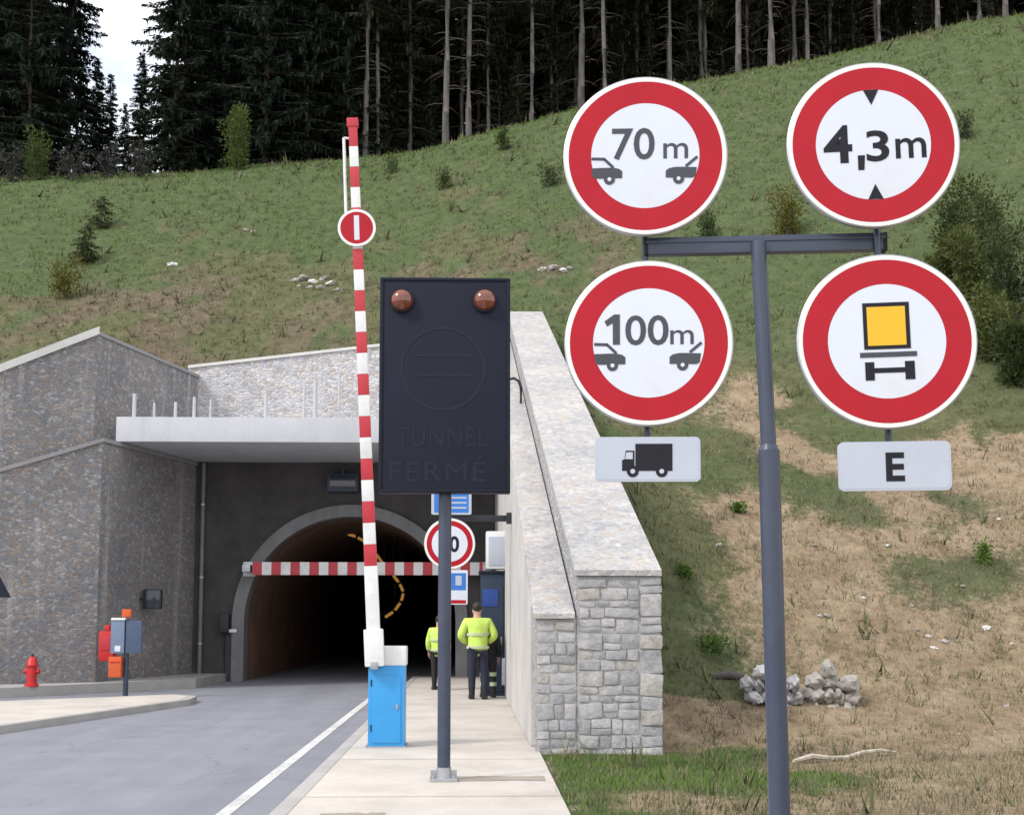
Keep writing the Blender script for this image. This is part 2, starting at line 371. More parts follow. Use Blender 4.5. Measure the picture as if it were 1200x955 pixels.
# plan lines of the left walls
def plan_left(Yc, pxc, Ye, pxe, dl=-1.0):
    c = Vector(((pxc - VX) / F * Yc, Yc)); e = Vector(((pxe - VX) / F * Ye, Ye)); l = Vector(((0 - VX) / F * (Yc + dl), Yc + dl))
    return l, c, e
lowL, lowC, lowE = plan_left(29.0, 120, 33.6, 230)
upL, upC, upE = plan_left(30.2, 110, 35.7, 230)
def masks(x, y):
    """material cover of the ground: tan soil, fresh green, brown-olive (real cover, not light)"""
    n1 = fbm(x, y, .16, 4, 5); n2 = fbm(x, y, .45, 4, 6); n3 = fbm(x, y, 1.6, 3, 8)
    soil = sm(26.0, 22.0, y + 4.5 * n1 + 2 * n2) * sm(2.0, 6.0, x + 2.0 * n2 + .6 * n1)
    soil = max(soil, sm(15.6, 14.0, y + n2) * sm(2.2, 4.4, x + 1.5 * n2))
    if y < 18: soil = max(soil, .55 * sm(.1, .5, n2 + .2))
    green = sm(41, 52, y + 8 * n1 + 3 * n2 + .35 * max(0, x - 4)) * (.66 + .3 * sm(-.3, .3, n2))
    green = max(green, .7 * sm(.0, .5, n1 + .5 * n2) * sm(60, 36, y), .6 * sm(3, 7, x) * sm(25, 29, y + 3 * n1))
    g = sm(4.3, 2.9, x + .9 * n2) * sm(15.4, 14.8, y + .5 * n3) * sm(10.9, 11.9, y + .8 * n2)
    g = max(g, .9 * sm(10.7, 10.3, y + .4 * n2) * sm(2.3, 1.2, x + .6 * n2), .8 * sm(1.5, 1.1, x + .3 * n2))
    if y < 16.5: green = g; soil = max(soil * (1 - g), .8 * (1 - g)) if x > 1 else soil
    elif x > 2 and y < 34:
        green = max(green * .6, .7 * sm(.12, .42, n2 + .35 * n3) * (1 - .65 * sm(3, 8, x)))
        soil = soil * (1 - .8 * green)
    brown = min(1, .8 * sm(-.1, .5, fbm(x, y, .12, 3, 12) + .3 * n2) + .55 * sm(36, 41, y + 3 * n2) * sm(50, 45, y + 3 * n2) * sm(-.4, .2, n1 + .5 * n2))
    return soil, min(1, green), brown
def lines(segs):
    out = []
    for a, b_, st in segs:
        n = max(1, round((b_ - a) / st)); out += [a + (b_ - a) * k / n for k in range(n)]
    return out + [segs[-1][1]]
gx = lines([(-90, -30, 6), (-30, -14, 1.0), (-14, .82, .4), (.82, 8, .24), (8, 32, .4), (32, 90, 4)])
gy = lines([(-30, 6, 2), (6, 17, .22), (17, 26, .3), (26, 64, .4), (64, 80, 2), (80, 260, 20)])
def keep(x, y):
    if y < 36.0 and -7 <= x < 1.35 and (y > 15.2 or x < .82): return False
    if x <= -7:                            # left of the portal: only ground behind the upper wall
        if y > 36.0: return True
        t = (y - upC.y) / (upE.y - upC.y)
        if t >= 0: return x < upC.x + (upE.x - upC.x) * t - .25
        d = (upC - upL).normalized(); nrm = Vector((d.y, -d.x))   # points to the camera side
        return (Vector((x, y)) - upC).dot(nrm) < -.25
    if x < 1.6: return y > 36 or y < 15.2 or x > 1.3
    return True
vid = {}; vs = []; fs = []; cols = []
H = np.array([[0.0] * len(gy) for _ in gx]); 
for i, x in enumerate(gx):
    for j, y in enumerate(gy): H[i, j] = terr(x, y)
def vtx(i, j):
    if (i, j) not in vid:
        vid[i, j] = len(vs); vs.append((gx[i], gy[j], H[i, j])); cols.append((*masks(gx[i], gy[j]), 1.0))
    return vid[i, j]
for i in range(len(gx) - 1):
    for j in range(len(gy) - 1):
        cx_, cy_ = (gx[i] + gx[i + 1]) / 2, (gy[j] + gy[j + 1]) / 2
        if keep(cx_, cy_) and not (cx_ < .82 and cy_ < 20): fs.append((vtx(i, j), vtx(i + 1, j), vtx(i + 1, j + 1), vtx(i, j + 1)))
me = bpy.data.meshes.new('hillside'); me.from_pydata(vs, [], fs)
ca = me.color_attributes.new('cover', 'FLOAT_COLOR', 'POINT'); ca.data.foreach_set('color', [c for q in cols for c in q])
me.polygons.foreach_set('use_smooth', [True] * len(me.polygons))
m, nt, b = newmat('hillside_cover')
at_ = nt.nodes.new('ShaderNodeAttribute'); at_.attribute_name = 'cover'; sp = nt.nodes.new('ShaderNodeSeparateColor'); L(nt, at_.outputs['Color'], sp.inputs[0])
v = coords(nt)
nA = N(nt, 'ShaderNodeTexNoise', Scale=1.7, Detail=8.0, Roughness=.72); L(nt, v, nA.inputs[0])
nB = N(nt, 'ShaderNodeTexNoise', Scale=9.0, Detail=6.0, Roughness=.75); L(nt, v, nB.inputs[0])
nC = N(nt, 'ShaderNodeTexNoise', Scale=.5, Detail=5.0, Roughness=.6); L(nt, v, nC.inputs[0])
vo = N(nt, 'ShaderNodeTexVoronoi', Scale=7.0); L(nt, v, vo.inputs[0])
olive = ramp(nt, nA.outputs[0], [(.28, (.075, .085, .042)), (.5, (.115, .122, .060)), (.72, (.165, .16, .085))])
brown = ramp(nt, nA.outputs[0], [(.28, (.095, .075, .052)), (.5, (.15, .12, .082)), (.75, (.23, .19, .135))])
green = ramp(nt, nA.outputs[0], [(.28, (.062, .086, .040)), (.55, (.096, .125, .056)), (.78, (.15, .158, .078))])
soil = ramp(nt, nA.outputs[0], [(.25, (.175, .125, .08)), (.5, (.30, .225, .15)), (.75, (.42, .335, .24))])
def fac(sock, noi, lo, hi):               # cover amount broken up by noise
    a = N(nt, 'ShaderNodeMath', operation='MULTIPLY_ADD'); L(nt, noi, a.inputs[0]); a.inputs[1].default_value = .9; L(nt, sock, a.inputs[2])
    return ramp(nt, a.outputs[0], [(lo, (0, 0, 0)), (hi, (1, 1, 1))])
c = mix(nt, fac(sp.outputs[2], nB.outputs[0], .5, 1.0), olive, brown)
c = mix(nt, fac(sp.outputs[1], nB.outputs[0], .6, 1.05), c, green)
c = mix(nt, fac(sp.outputs[0], nB.outputs[0], .75, 1.1), c, soil)
c = mix(nt, .8, c, ramp(nt, nB.outputs[0], [(.25, (.68, .68, .68)), (.5, (1, 1, 1)), (.78, (1.35, 1.32, 1.28))]), 'MULTIPLY')
pe = N(nt, 'ShaderNodeMath', operation='MULTIPLY'); L(nt, ramp(nt, vo.outputs['Distance'], [(.10, (1, 1, 1)), (.2, (0, 0, 0))]), pe.inputs[0]); L(nt, sp.outputs[0], pe.inputs[1])
pm = N(nt, 'ShaderNodeMath', operation='MULTIPLY'); L(nt, pe.outputs[0], pm.inputs[0]); L(nt, ramp(nt, nC.outputs[0], [(.45, (0, 0, 0)), (.6, (.8, .8, .8))]), pm.inputs[1])
c = mix(nt, pm.outputs[0], c, (.46, .42, .37))
L(nt, c, b.inputs['Base Color']); b.inputs['Roughness'].default_value = 1; b.inputs['Specular IOR Level'].default_value = .1
hh = mix(nt, .5, nA.outputs[0], nB.outputs[0]); bump(nt, b, hh, .9, .12)
me.materials.append(m); me.update(); struct(link('hillside', me))

struct(MB().add([(-600, -300, -.06), (600, -300, -.06), (600, 900, -.06), (-600, 900, -.06)], [(0, 1, 2, 3)]).build('ground', M['earth'], None, 0))

# ------------------------------------------------------------------ road, pavements
KX, WX, PY = -1.68, .80, 33.6             # kerb line, pavement's right edge, portal plane
ACX, ARO, ARI, ACZ = at(411, 700, PY).x, 3.22, 2.89, 1.62
MB().add([(-40, -20, 0), (KX + .05, -20, 0), (KX + .05, PY, 0), (-40, PY, 0)], [(0, 1, 2, 3)]).build('road', M['asphalt'], None, 0)
struct(bpy.data.objects['road'])
struct(MB().add([(ACX - ARI - .4, PY, 0), (ACX + ARI + .4, PY, 0), (ACX + ARI + .4, PY + 60, 0), (ACX - ARI - .4, PY + 60, 0)], [(0, 1, 2, 3)]).build('tunnel_road', M['asphalt'], None, 0))
pv = MB(); pv.box(((KX + .16 + WX) / 2, (PY - 10) / 2, .0), (WX - KX - .16, PY + 10, .24), bev=.004)
struct(pv.build('pavement', M['path'], None))
kb = MB(); y = -10.0
while y < PY - .3:
    kb.box((KX + .077, y + .5, -.01), (.15, .988, .255), bev=.012); y += 1.0
struct(kb.build('kerb', M['kerb'], None))
for (x0, x1, y0, y1) in ((-.42, .72, 12.15, 12.5), (-1.25, -.72, 9.95, 10.2)):
    n = 14; p0 = []; p1 = []
    for k in range(n + 1):
        x = x0 + (x1 - x0) * k / n; p0.append((x, y0 + random.uniform(-.03, .03), .1235)); p1.append((x, y1 + random.uniform(-.03, .03), .1235))
    struct(MB().add(p0 + p1[::-1], [tuple(range(2 * n + 2))]).build('pavement_patch', M['patch'], None, 0))
jt = MB()
for k in range(12):
    y = -.5 + 2.9 * k
    if abs(y - 12.3) > .6: jt.add([(KX + .17, y, .1242), (WX - .01, y, .1242), (WX - .01, y + .014, .1242), (KX + .17, y + .014, .1242)], [(0, 1, 2, 3)])
struct(jt.build('pavement_joint', M['patch'], None, 0))
ln = MB(); ln.add([(-2.24, -15, .004), (-2.11, -15, .004), (-2.15, PY, .004), (-2.28, PY, .004)], [(0, 1, 2, 3)])
struct(ln.build('edge_line', M['line'], None, 0))
# traffic island on the left and the pavement along the left walls
P1 = gnd(0, 850, .12); P2 = gnd(222, 819, .12); P3 = gnd(205, 813, .12); P4 = gnd(0, 821, .12)
d1 = (P1 - P2); d4 = (P4 - P3)
isl = [(P1 + d1 * .9), P2, (P2 + P3) / 2 + Vector((.25, .25, 0)), P3, P4 + d4 * 1.5]
ipoly = [(p.x, p.y) for p in isl]
cen = Vector((sum(p[0] for p in ipoly) / 5, sum(p[1] for p in ipoly) / 5))
inner = [tuple(Vector(p) + (cen - Vector(p)).normalized() * .22) for p in ipoly]
struct(MB().prism(inner, -.05, .124).build('traffic_island', M['path'], None))
kk = MB(); n = len(ipoly)
for k in range(n):
    a, b_ = ipoly[k], ipoly[(k + 1) % n]; ia, ib = inner[k], inner[(k + 1) % n]
    kk.prism([a, b_, ib, ia], -.05, .118)
struct(kk.build('island_kerb', M['kerb'], None))
kl = [(-40, 23.5), (gnd(0, 806, .22).x, gnd(0, 806, .22).y), (-6.9, 30.6), (-6.75, PY - .02)]
back = [(lowE.x - 1.0, PY - .02), (lowC.x - .6, lowC.y + .5), (-40, 26)]
struct(MB().prism(kl + back, -.05, .22).build('left_pavement', M['kerb'], None))

# ------------------------------------------------------------------ walls and portal
def wall_seg(mb, a, b_, za, zb, th, z0=-.1, side=1, mi=0):
    """upright wall from plan point a to b with sloping top; th goes to the left of a->b when side=1"""
    a, b_ = Vector(a), Vector(b_); d = (b_ - a).normalized(); n_ = Vector((-d.y, d.x)) * th * side
    vs = [(a.x, a.y, z0), (b_.x, b_.y, z0), (b_.x + n_.x, b_.y + n_.y, z0), (a.x + n_.x, a.y + n_.y, z0),
          (a.x, a.y, za), (b_.x, b_.y, zb), (b_.x + n_.x, b_.y + n_.y, zb), (a.x + n_.x, a.y + n_.y, za)]
    return mb.add(vs, [(0, 3, 2, 1), (4, 5, 6, 7), (0, 1, 5, 4), (1, 2, 6, 5), (2, 3, 7, 6), (3, 0, 4, 7)], mi)
def left_wall(name, label, l, c, e, zl, zc, ze, th, mat, cop_l, cop_e):
    ext = l + (l - c) * 2.5; zx = zl - (zc - zl) * 2.5
    t = thing(name, label, 'wall', (c.x, c.y, 0)); o = Vector((c.x, c.y, 0))
    d1, d2 = (c - ext).normalized(), (e - c).normalized(); n1, n2 = Vector((-d1.y, d1.x)), Vector((-d2.y, d2.x))
    sl1 = (zc - zl) / (c - l).length
    def seg(mb, a, b_, za, zb, base0, base1, ov, tk, dz):
        # a..b front line moved out by ov; the shared corner is mitred front and back
        dd_ = (b_ - a).normalized(); nn = Vector((-dd_.y, dd_.x)); mt = (n1 + n2) / (1 + n1.dot(n2))
        def corner(p, off): return c + mt * off if (p - c).length < 1e-6 else p + nn * off
        P = [corner(a, -ov), corner(b_, -ov), corner(b_, tk), corner(a, tk)]; zz = [za, zb, zb, za]
        for q in range(4):
            if (P[q] - c).length < th * 3 and ((q in (0, 3) and (a - c).length < 1e-6) or (q in (1, 2) and (b_ - c).length < 1e-6)): zz[q] = zc + sl1 * min(0, (P[q] - c).dot(d1))
        lo = [-.1] * 4 if base0 is None else [z_ + .004 for z_ in zz]
        vs = [(P[q].x, P[q].y, lo[q]) for q in range(4)] + [(P[q].x, P[q].y, zz[q] + dz) for q in range(4)]
        mb.add([Vector(p) - o for p in vs], [(0, 3, 2, 1), (4, 5, 6, 7), (0, 1, 5, 4), (1, 2, 6, 5), (2, 3, 7, 6), (3, 0, 4, 7)])
    mb = MB(); seg(mb, ext, c, zx, zc, None, None, 0, th, 0); seg(mb, c, e, zc, ze, None, None, 0, th, 0); mb.build('masonry', mat, t, 0)
    for (a, b_, za, zb, (h, ov, mt_)) in ((ext, c, zx, zc, cop_l), (c, e, zc, ze, cop_e)):
        mc = MB(); seg(mc, a, b_, za, zb, 1, 1, ov, th + .03, h); mc.build('coping', mt_, t, 30)
    return t
zc = at(120, 513, 29.0).z; zl = at(0, 549, 28.0).z; ze = at(230, 540, 33.6).z
left_wall('stone_wall', 'lower grey rubble wall left of the tunnel, with thin grey coping', lowL, lowC, lowE, zl - .1, zc - .1, zc - .1, .75, M['stoneL'], (.1, .07, M['copingD']), (.1, .05, M['copingD']))
ZC2 = at(110, 383, 30.2).z; ZL2 = at(0, 426, 29.2).z
left_wall('stone_wall', 'upper grey rubble wall at left with a white coping on its left slope', upL, upC, upE, ZL2 - .2, ZC2 - .2, ZC2 - .2, .7, M['stoneL'], (.2, .10, M['coping']), (.09, .04, M['copingD']))

# head wall above the slab
hw = thing('head_wall', 'pale stone head wall above the slab, over the tunnel mouth', 'wall', (-3, 35.7, 0))
mb = MB(); a, b_ = (upE.x - .3, 35.7), (1.35, 35.7); z1, z2 = at(232, 432, 35.7).z, at(602, 388, 35.7).z
wall_seg(mb, (a[0] + 3, 0), (b_[0] + 3, 0), z1, z2, .6, 5.5); mb.build('masonry', M['stoneH'], hw, 0)
mb = MB(); wall_seg(mb, (a[0] + 3, -.05), (b_[0] + 3, -.05), z1 + .09, z2 + .09, .68, 0)
mb.v = [(p[0], p[1], p[2] if i > 3 else (z1, z2, z2, z1)[i] + .004) for i, p in enumerate(mb.v)]; mb.build('coping', M['coping'], hw, 30)

# canopy slab
ZS = at(300, 518, 29.7).z; ZT = at(300, 489, 29.7).z; SX0 = at(136, 500, 29.7).x
sl_ = MB(); sl_.box(((SX0 + 1.1) / 2, (29.7 + 35.65) / 2, (ZS + ZT) / 2), (1.1 - SX0, 5.95, ZT - ZS), bev=.02)
tag(sl_.build('canopy_slab', M['slab'], None), 'long pale concrete slab roofing the dark recess before the tunnel mouth', 'slab')
posts = [(158, 455, 6), (181, 468, 4), (206, 466, 5), (228, 460, 5), (312, 455, 6), (357, 441, 5), (370, 437, 7), (398, 425, 4), (247, 462, 3)]
for k, (px, py, wd) in enumerate(posts):
    Y = 29.95 + .9 * (k % 3) * .35; p = at(px, py, Y); r = wd / F * Y / 2 * .8
    o = MB().cyl((0, 0, 0), (0, 0, (p.z - ZT) * .82), r, r * .9, 10).cyl((0, 0, 0), (0, 0, .02), r * 2.2, None, 10).build('slab_post', M['slab'], None, 35, (p.x, Y, ZT))
    tag(o, 'thin pale post stub standing on the front of the concrete slab', 'post', 'pale post stubs along the slab')

# portal: end wall with an arched opening, arch lining, tunnel tube
pt = thing('tunnel_portal', 'dark arched tunnel mouth with a grey arch lining under the slab', 'tunnel', (ACX, PY, 0))
def arc(r, n=40):
    pts = [(-r, -.05)]
    for k in range(n + 1):
        t = math.pi * (1 - k / n); pts.append((r * math.cos(t), ACZ + r * math.sin(t)))
    return pts + [(r, -.05)]
A = arc(ARO - .05); top = ZS - .003; xl = lowE.x - .7 - ACX; xr = .95 - ACX
mb = MB(); vs = []; fs = []
for (y) in (0, .4):
    vs += [(x, y, z) for x, z in A] + [(x, y, top) for x, z in A] + [(xl, y, -.05), (xl, y, top), (xr, y, -.05), (xr, y, top)]
n = len(A); S = 2 * n + 4
for s0 in (0, S):
    fs += [(s0 + k, s0 + k + 1, s0 + n + k + 1, s0 + n + k) for k in range(n - 1)]
    fs += [(s0 + 2 * n, s0, s0 + n, s0 + 2 * n + 1), (s0 + n - 1, s0 + 2 * n + 2, s0 + 2 * n + 3, s0 + 2 * n - 1)]
fs += [(k, k + 1, S + k + 1, S + k) for k in range(n - 1)]
mb.add(vs, fs).build('end_wall', M['recess_shade'], pt, 30)
Ao, Ai = arc(ARO), arc(ARI)
vs = [(x, -.12, z) for x, z in Ao] + [(x, -.12, z) for x, z in Ai] + [(x, .5, z) for x, z in Ai] + [(x, .02, z) for x, z in Ao]
fs = []
for k in range(n - 1):
    fs += [(k, k + 1, n + k + 1, n + k), (n + k, n + k + 1, 2 * n + k + 1, 2 * n + k), (3 * n + k, 3 * n + k + 1, k + 1, k)]
MB().add(vs, fs).build('arch_lining', M['archc'], pt, 30)
vs = [(x, .49, z) for x, z in Ai] + [(x, 60, z) for x, z in Ai]
fs = [(k, k + 1, n + k + 1, n + k) for k in range(n - 1)] + [tuple(range(n, 2 * n))]
MB().add(vs, fs).build('tunnel_lining', M['tun'], pt, 30)

# right wing wall: high outer wall with sloping stone top, lower inner step
wb = thing('wing_wall', 'pale stone wing wall sloping up from the pavement to the tunnel, right side', 'wall', (1.2, 14.8, 0)); O = Vector((1.2, 14.8, 0))
Y0, Y1 = 14.8, 35.7
def sloped(x0n, x1n, x0f, x1f, zn, zf, mi=0, z0=-.1, y0=Y0, y1=Y1):
    vs = [(x0n, y0, z0), (x1n, y0, z0), (x1f, y1, z0), (x0f, y1, z0), (x0n, y0, zn), (x1n, y0, zn), (x1f, y1, zf), (x0f, y1, zf)]
    mb = MB(); mb.add([Vector(p) - O for p in vs], [(0, 3, 2, 1), (4, 5, 6, 7), (0, 1, 5, 4), (1, 2, 6, 5), (2, 3, 7, 6), (3, 0, 4, 7)]); return mb
zmN, zmF = at(700, 675, Y0).z, at(610, 368, Y1).z
zsN = at(650, 725, Y0).z; zsF = zmF - .55
xa, xb, xc = at(628, 800, Y0).x, at(676, 800, Y0).x, at(775, 800, Y0).x
fa, fb, fc = .62, 1.02, at(635, 368, Y1).x
sloped(xb, xc, fb, fc, zmN, zmF).build('outer_wall', M['stoneR'], wb, 0)
sloped(xa, xb - .003, fa, fb - .003, zsN, zsF).build('inner_step', M['stoneR'], wb, 0)
# stone cappings, a touch proud of the walls below (kept thin)
def cap(x0n, x1n, x0f, x1f, zn, zf, th, y0): 
    vs = [(x0n, y0, zn), (x1n, y0, zn), (x1f, Y1, zf), (x0f, Y1, zf), (x0n, y0, zn + th), (x1n, y0, zn + th), (x1f, Y1, zf + th), (x0f, Y1, zf + th)]
    mb = MB(); mb.add([Vector(p) - O for p in vs], [(0, 3, 2, 1), (4, 5, 6, 7), (0, 1, 5, 4), (1, 2, 6, 5), (2, 3, 7, 6), (3, 0, 4, 7)]); return mb
cap(xb - .02, xc + .01, fb - .02, fc + .02, zmN + .004, zmF + .004, .07, Y0 - .05).build('sloping_capping', M['stoneTop'], wb, 0)
cap(xa - .03, xb - .025, fa - .03, fb - .025, zsN + .004, zsF + .004, .06, Y0 - .06).build('sloping_capping', M['stoneTop'], wb, 0)
mb = MB(); vs = [(xa - .004, Y0 + .55, .13), (xa - .004, Y0 + .55, zsN + .15), (fa - .004, PY - .05, zsF - 1.1), (fa - .004, PY - .05, .13)]
vs += [(p[0] - .03, p[1], p[2]) for p in vs]
mb.add([Vector(p) - O for p in vs], [(0, 1, 2, 3), (7, 6, 5, 4), (0, 4, 5, 1), (1, 5, 6, 2), (2, 6, 7, 3), (3, 7, 4, 0)]).build('pointed_face', M['inner'], wb, 0)
# rough projecting quoin stones at the right edge of the pier
q = MB()
def course(x0, x1, zt, hmin, hmax, wmin, wmax, pr):
    z = -.02
    while z < zt - .03:
        h = random.uniform(hmin, hmax); h = zt - z if zt - z - h < .09 else h; x = x0
        while x < x1 - .02:
            wq = random.uniform(wmin, wmax); wq = x1 - x if x1 - x - wq < wmin * .8 else wq
            if h > .17 and random.random() < .3:
                hs = h * random.uniform(.4, .6); subs = ((z, hs), (z + hs, h - hs))
            else: subs = ((z, h),)
            for (zz, hh) in subs:
                q.box((x + wq / 2, Y0 + .02 + random.uniform(-.012, .008) - pr, zz + hh / 2), (wq - random.uniform(-.005, .03), .08, hh - random.uniform(-.004, .026)), Matrix.Rotation(random.uniform(-.09, .09), 3, 'Y') @ Matrix.Rotation(random.uniform(-.05, .05), 3, 'Z'), bev=random.uniform(.015, .035))
            x += wq
        z += h
course(xa + .01, xb - .01, zsN - .02, .09, .19, .12, .30, 0)
course(xb + .02, xc - .27, zmN - .03, .09, .21, .13, .36, 0)
course(xc - .26, xc + .02, zmN - .01, .16, .30, .24, .28, .015)
q.v = [Vector(p) - O for p in q.v]; q.build('face_stones', M['blocks'], wb, 30)
mm = MB(); mm.box(((xa + xb) / 2, Y0 + .007, zsN / 2 - .05), (xb - xa - .012, .02, zsN + .09)).box(((xb + xc) / 2, Y0 + .007, zmN / 2 - .05), (xc - xb - .012, .02, zmN + .09))
mm.v = [Vector(p) - O for p in mm.v]; mm.build('mortar', M['mortar'], wb, 0)

# drain pipe in the left corner of the recess, small fittings
p = at(230, 700, PY - .15)
dp = thing('drain_pipe', 'pale vertical pipe in the left corner of the recess by the tunnel', 'pipe', (p.x + .12, PY - .12, .2))
MB().cyl((0, 0, 0), (0, 0, ZS - .24), .055, None, 12).build('pipe', M['archc'], dp)
for z in (.8, 2.6, 4.6): MB().cyl((0, 0, z), (0, 0, z + .06), .07, None, 12).build('pipe_clip', M['galv'], dp)

# hook-shaped lamp on the right wing wall
p = at(600, 445, 26); 
MB().tube([(-.1, 0, .0), (.04, -.02, .03), (.14, -.02, -.03), (.19, -.02, -.16), (.19, -.02, -.55)], .03, 8).cyl((-.1, 0, 0), (-.16, 0, 0), .07, None, 10).build('bent_pipe', M['dark_metal'], None, 35, p)
tag(bpy.data.objects['bent_pipe'], 'thin dark bent pipe on the wing wall beside the dark panel', 'pipe')

# ------------------------------------------------------------------ fittings of the portal
def bar_stripes(mb, L_, sec, h, d, mats=2):
    x = 0; k = 0
    while x < L_ - .01:
        s_ = min(sec, L_ - x); mb.box((x + s_ / 2, 0, 0), (s_ - .002, d, h), mi=k % 2); x += s_; k += 1
    return mb
Yb = PY - .55; pL = at(296, 666, Yb); pR = at(566, 664, Yb)
hb = thing('height_bar', 'red and white striped height bar across the tunnel mouth', 'bar', pL)
bar_stripes(MB(), pR.x - pL.x, 11.0 / F * Yb, 15 / F * Yb, .08).build('striped_bar', [M['barrier_red'], M['white_paint']], hb, 30)
for sx in (-.16, pR.x - pL.x + .1):
    MB().box((sx, .16, 0), (.22, .5, .2), bev=.02).box((sx, .43, 0), (.34, .05, .4), bev=.01).build('bracket', M['galv'], hb)
p = at(402, 566, PY - .2)
ls = thing('lane_signal', 'dark signal box on the wall above the tunnel arch', 'signal', p)
MB().box((0, 0, 0), (.85, .22, .5), bev=.03).build('housing', M['teal'], ls)
MB().box((0, -.115, .02), (.7, .02, .36), bev=.005).build('display', M['glassy'], ls)
MB().box((0, .05, .3), (.1, .3, .12)).build('bracket', M['dark_metal'], ls)
p = at(263, 730, PY - .1)
cb = thing('wall_box', 'small black box on the dark wall left of the arch', 'box', p)
MB().box((0, 0, 0), (.26, .2, .5), bev=.03).build('housing', M['dark_metal'], cb); MB().tube([(0, .02, -.25), (0, .04, -.8), (.02, .04, -1.5)], .018).build('conduit', M['dark_metal'], cb)
p = at(273, 739, PY - .14)
tag(MB().box((0, 0, 0), (.2, .05, .09), bev=.01).cyl((0, .0, 0), (0, -.05, 0), .03, None, 10).build('reflector', M['white_paint'], None, 35, p), 'small white reflector on the left leg of the arch lining', 'reflector')
# amber lamps hung along the tunnel's curved wall
lampts = [(406, 625), (418, 629), (430, 636), (440, 648), (450, 662), (460, 673), (468, 683), (473, 694), (470, 705), (462, 716), (450, 724)]
for (q0, q1) in zip(lampts[:-1], lampts[1:]):
    Y = 39.5; p = at(*q0, Y); e = at(*q1, Y) - p
    t = thing('tunnel_lamp', 'dim amber lamp strip of the curved row glowing inside the dark tunnel', 'lamp', p, None, 'amber lamps hung inside the tunnel')
    MB().tube([e * .12, e * .88], .045, 8).build('lens', M['lamp'], t)
    MB().tube([Vector((0, .05, .05)), e + Vector((0, .05, .05))], .04, 6).build('housing', M['dark_metal'], t)
    MB().cyl((0, .05, .06), (0, .05, max(.3, math.sqrt(max(.01, ARI ** 2 - (p.x - ACX) ** 2)) + ACZ - p.z)), .006, None, 6).build('hanger', M['dark_metal'], t)

# ------------------------------------------------------------------ left side fittings
gl = .22
p = gnd(37, 800, gl); p = Vector((at(37, 800, 27.3).x, 27.3, gl))
hy = thing('fire_hydrant', 'small red fire hydrant standing alone by the lower rubble wall', 'hydrant', p)
MB().lathe([(0, 0), (.15, 0), (.15, .05), (.11, .06), (.105, .42), (.13, .44), (.13, .48), (.115, .5), (.105, .58), (.06, .64), (0, .66)], 20).build('body', M['hyd'], hy)
for s in (-1, 1): MB().cyl((s * .08, 0, .33), (s * .17, 0, .33), .05, .055, 12).build('outlet', M['hyd'], hy)
MB().cyl((0, 0, .655), (0, 0, .71), .03, None, 6).build('cap_nut', M['dark_metal'], hy)
p = at(116, 776, 27.9)
ex = thing('fire_point', 'red rounded fire point cabinet fixed on the rubble wall beside blue panels', 'cabinet', (p.x, 28.72, p.z))
MB().box((0, -.2, .36), (.36, .3, .70), bev=.09).build('casing', M['hyd'], ex); MB().box((0, -.36, .42), (.2, .02, .3), bev=.005).build('door', M['barrier_red'], ex)
MB().box((0, -.2, .78), (.12, .2, .12), bev=.02).build('top_valve', M['hyd'], ex); MB().box((0, -.03, .36), (.2, .12, .3)).build('bracket', M['dark_metal'], ex)
p = Vector((at(147, 812, 26.6).x, 26.6, .0))
ps = thing('panel_post', 'grey post carrying two blue grey panels, before the left rubble wall', 'sign', p)
zA, zB = at(147, 765, 26.6).z, at(147, 727, 26.6).z
MB().cyl((0, 0, .0), (0, 0, zB + .02), .055, None, 14).cyl((0, 0, .0), (0, 0, .05), .1, None, 14).build('post', M['mast'], ps)
MB().box((-.17, -.08, (zA + zB) / 2), (.29, .08, zB - zA), bev=.01).build('panel', M['panelgrey'], ps)
MB().box((.17, -.07, (zA + zB) / 2), (.34, .06, zB - zA), bev=.01).build('panel', M['panelgrey2'], ps)
MB().box((-.16, -.125, zA + .1), (.12, .01, .12)).build('white_mark', M['white_sheet'], ps)
MB().box((-.16, -.06, zB + .035), (.3, .16, .05), bev=.01).build('cap', M['rim'], ps)
MB().box((.0, -.04, zB + .16), (.2, .12, .17), bev=.03).build('beacon', M['orange'], ps)
z1, z2 = at(137, 793, 26.6).z, at(137, 769, 26.6).z
ob = thing('orange_box', 'orange plastic box hung below the blue grey panels', 'box', (p.x - .19, 26.5, z1))
MB().box((0, 0, (z2 - z1) / 2), (.27, .2, z2 - z1), bev=.03).build('casing', M['orange'], ob); MB().box((0, -.105, (z2 - z1) * .75), (.22, .015, .03)).build('lid_seam', M['hyd'], ob)
MB().box((.1, .05, (z2 - z1) * .7), (.2, .05, .06)).build('bracket', M['dark_metal'], ob)
def face_y(l, c, x): return c.y + (l.y - c.y) * (x - c.x) / (l.x - c.x)
def recede(px):                            # point on the lower receding wall at a photo column
    d = ray(px, 700); k = d.x / d.y; u = lowE - lowC; t = (k * lowC.y - lowC.x) / (u.x - k * u.y); return lowC + u * t
q_ = recede(172); ang = math.atan2((lowE - lowC).y, (lowE - lowC).x)
wl = thing('wall_lantern', 'dark square floodlight on a bracket on the rubble wall near the tunnel', 'lamp', (q_.x + .12, q_.y - .1, at(172, 702, q_.y).z))
MB().box((.12, -.25, 0), (.46, .16, .50), bev=.02).build('housing', M['dark_metal'], wl); MB().box((.12, -.335, 0), (.40, .015, .43), bev=.004).build('glass', M['glassy'], wl)
MB().tube([(0, .1, 0), (-.05, -.15, .02), (-.42, -.3, 0)], .025).build('arm', M['dark_metal'], wl); MB().box((-.46, -.3, 0), (.12, .12, .14), bev=.02).build('sensor', M['dark_metal'], wl)
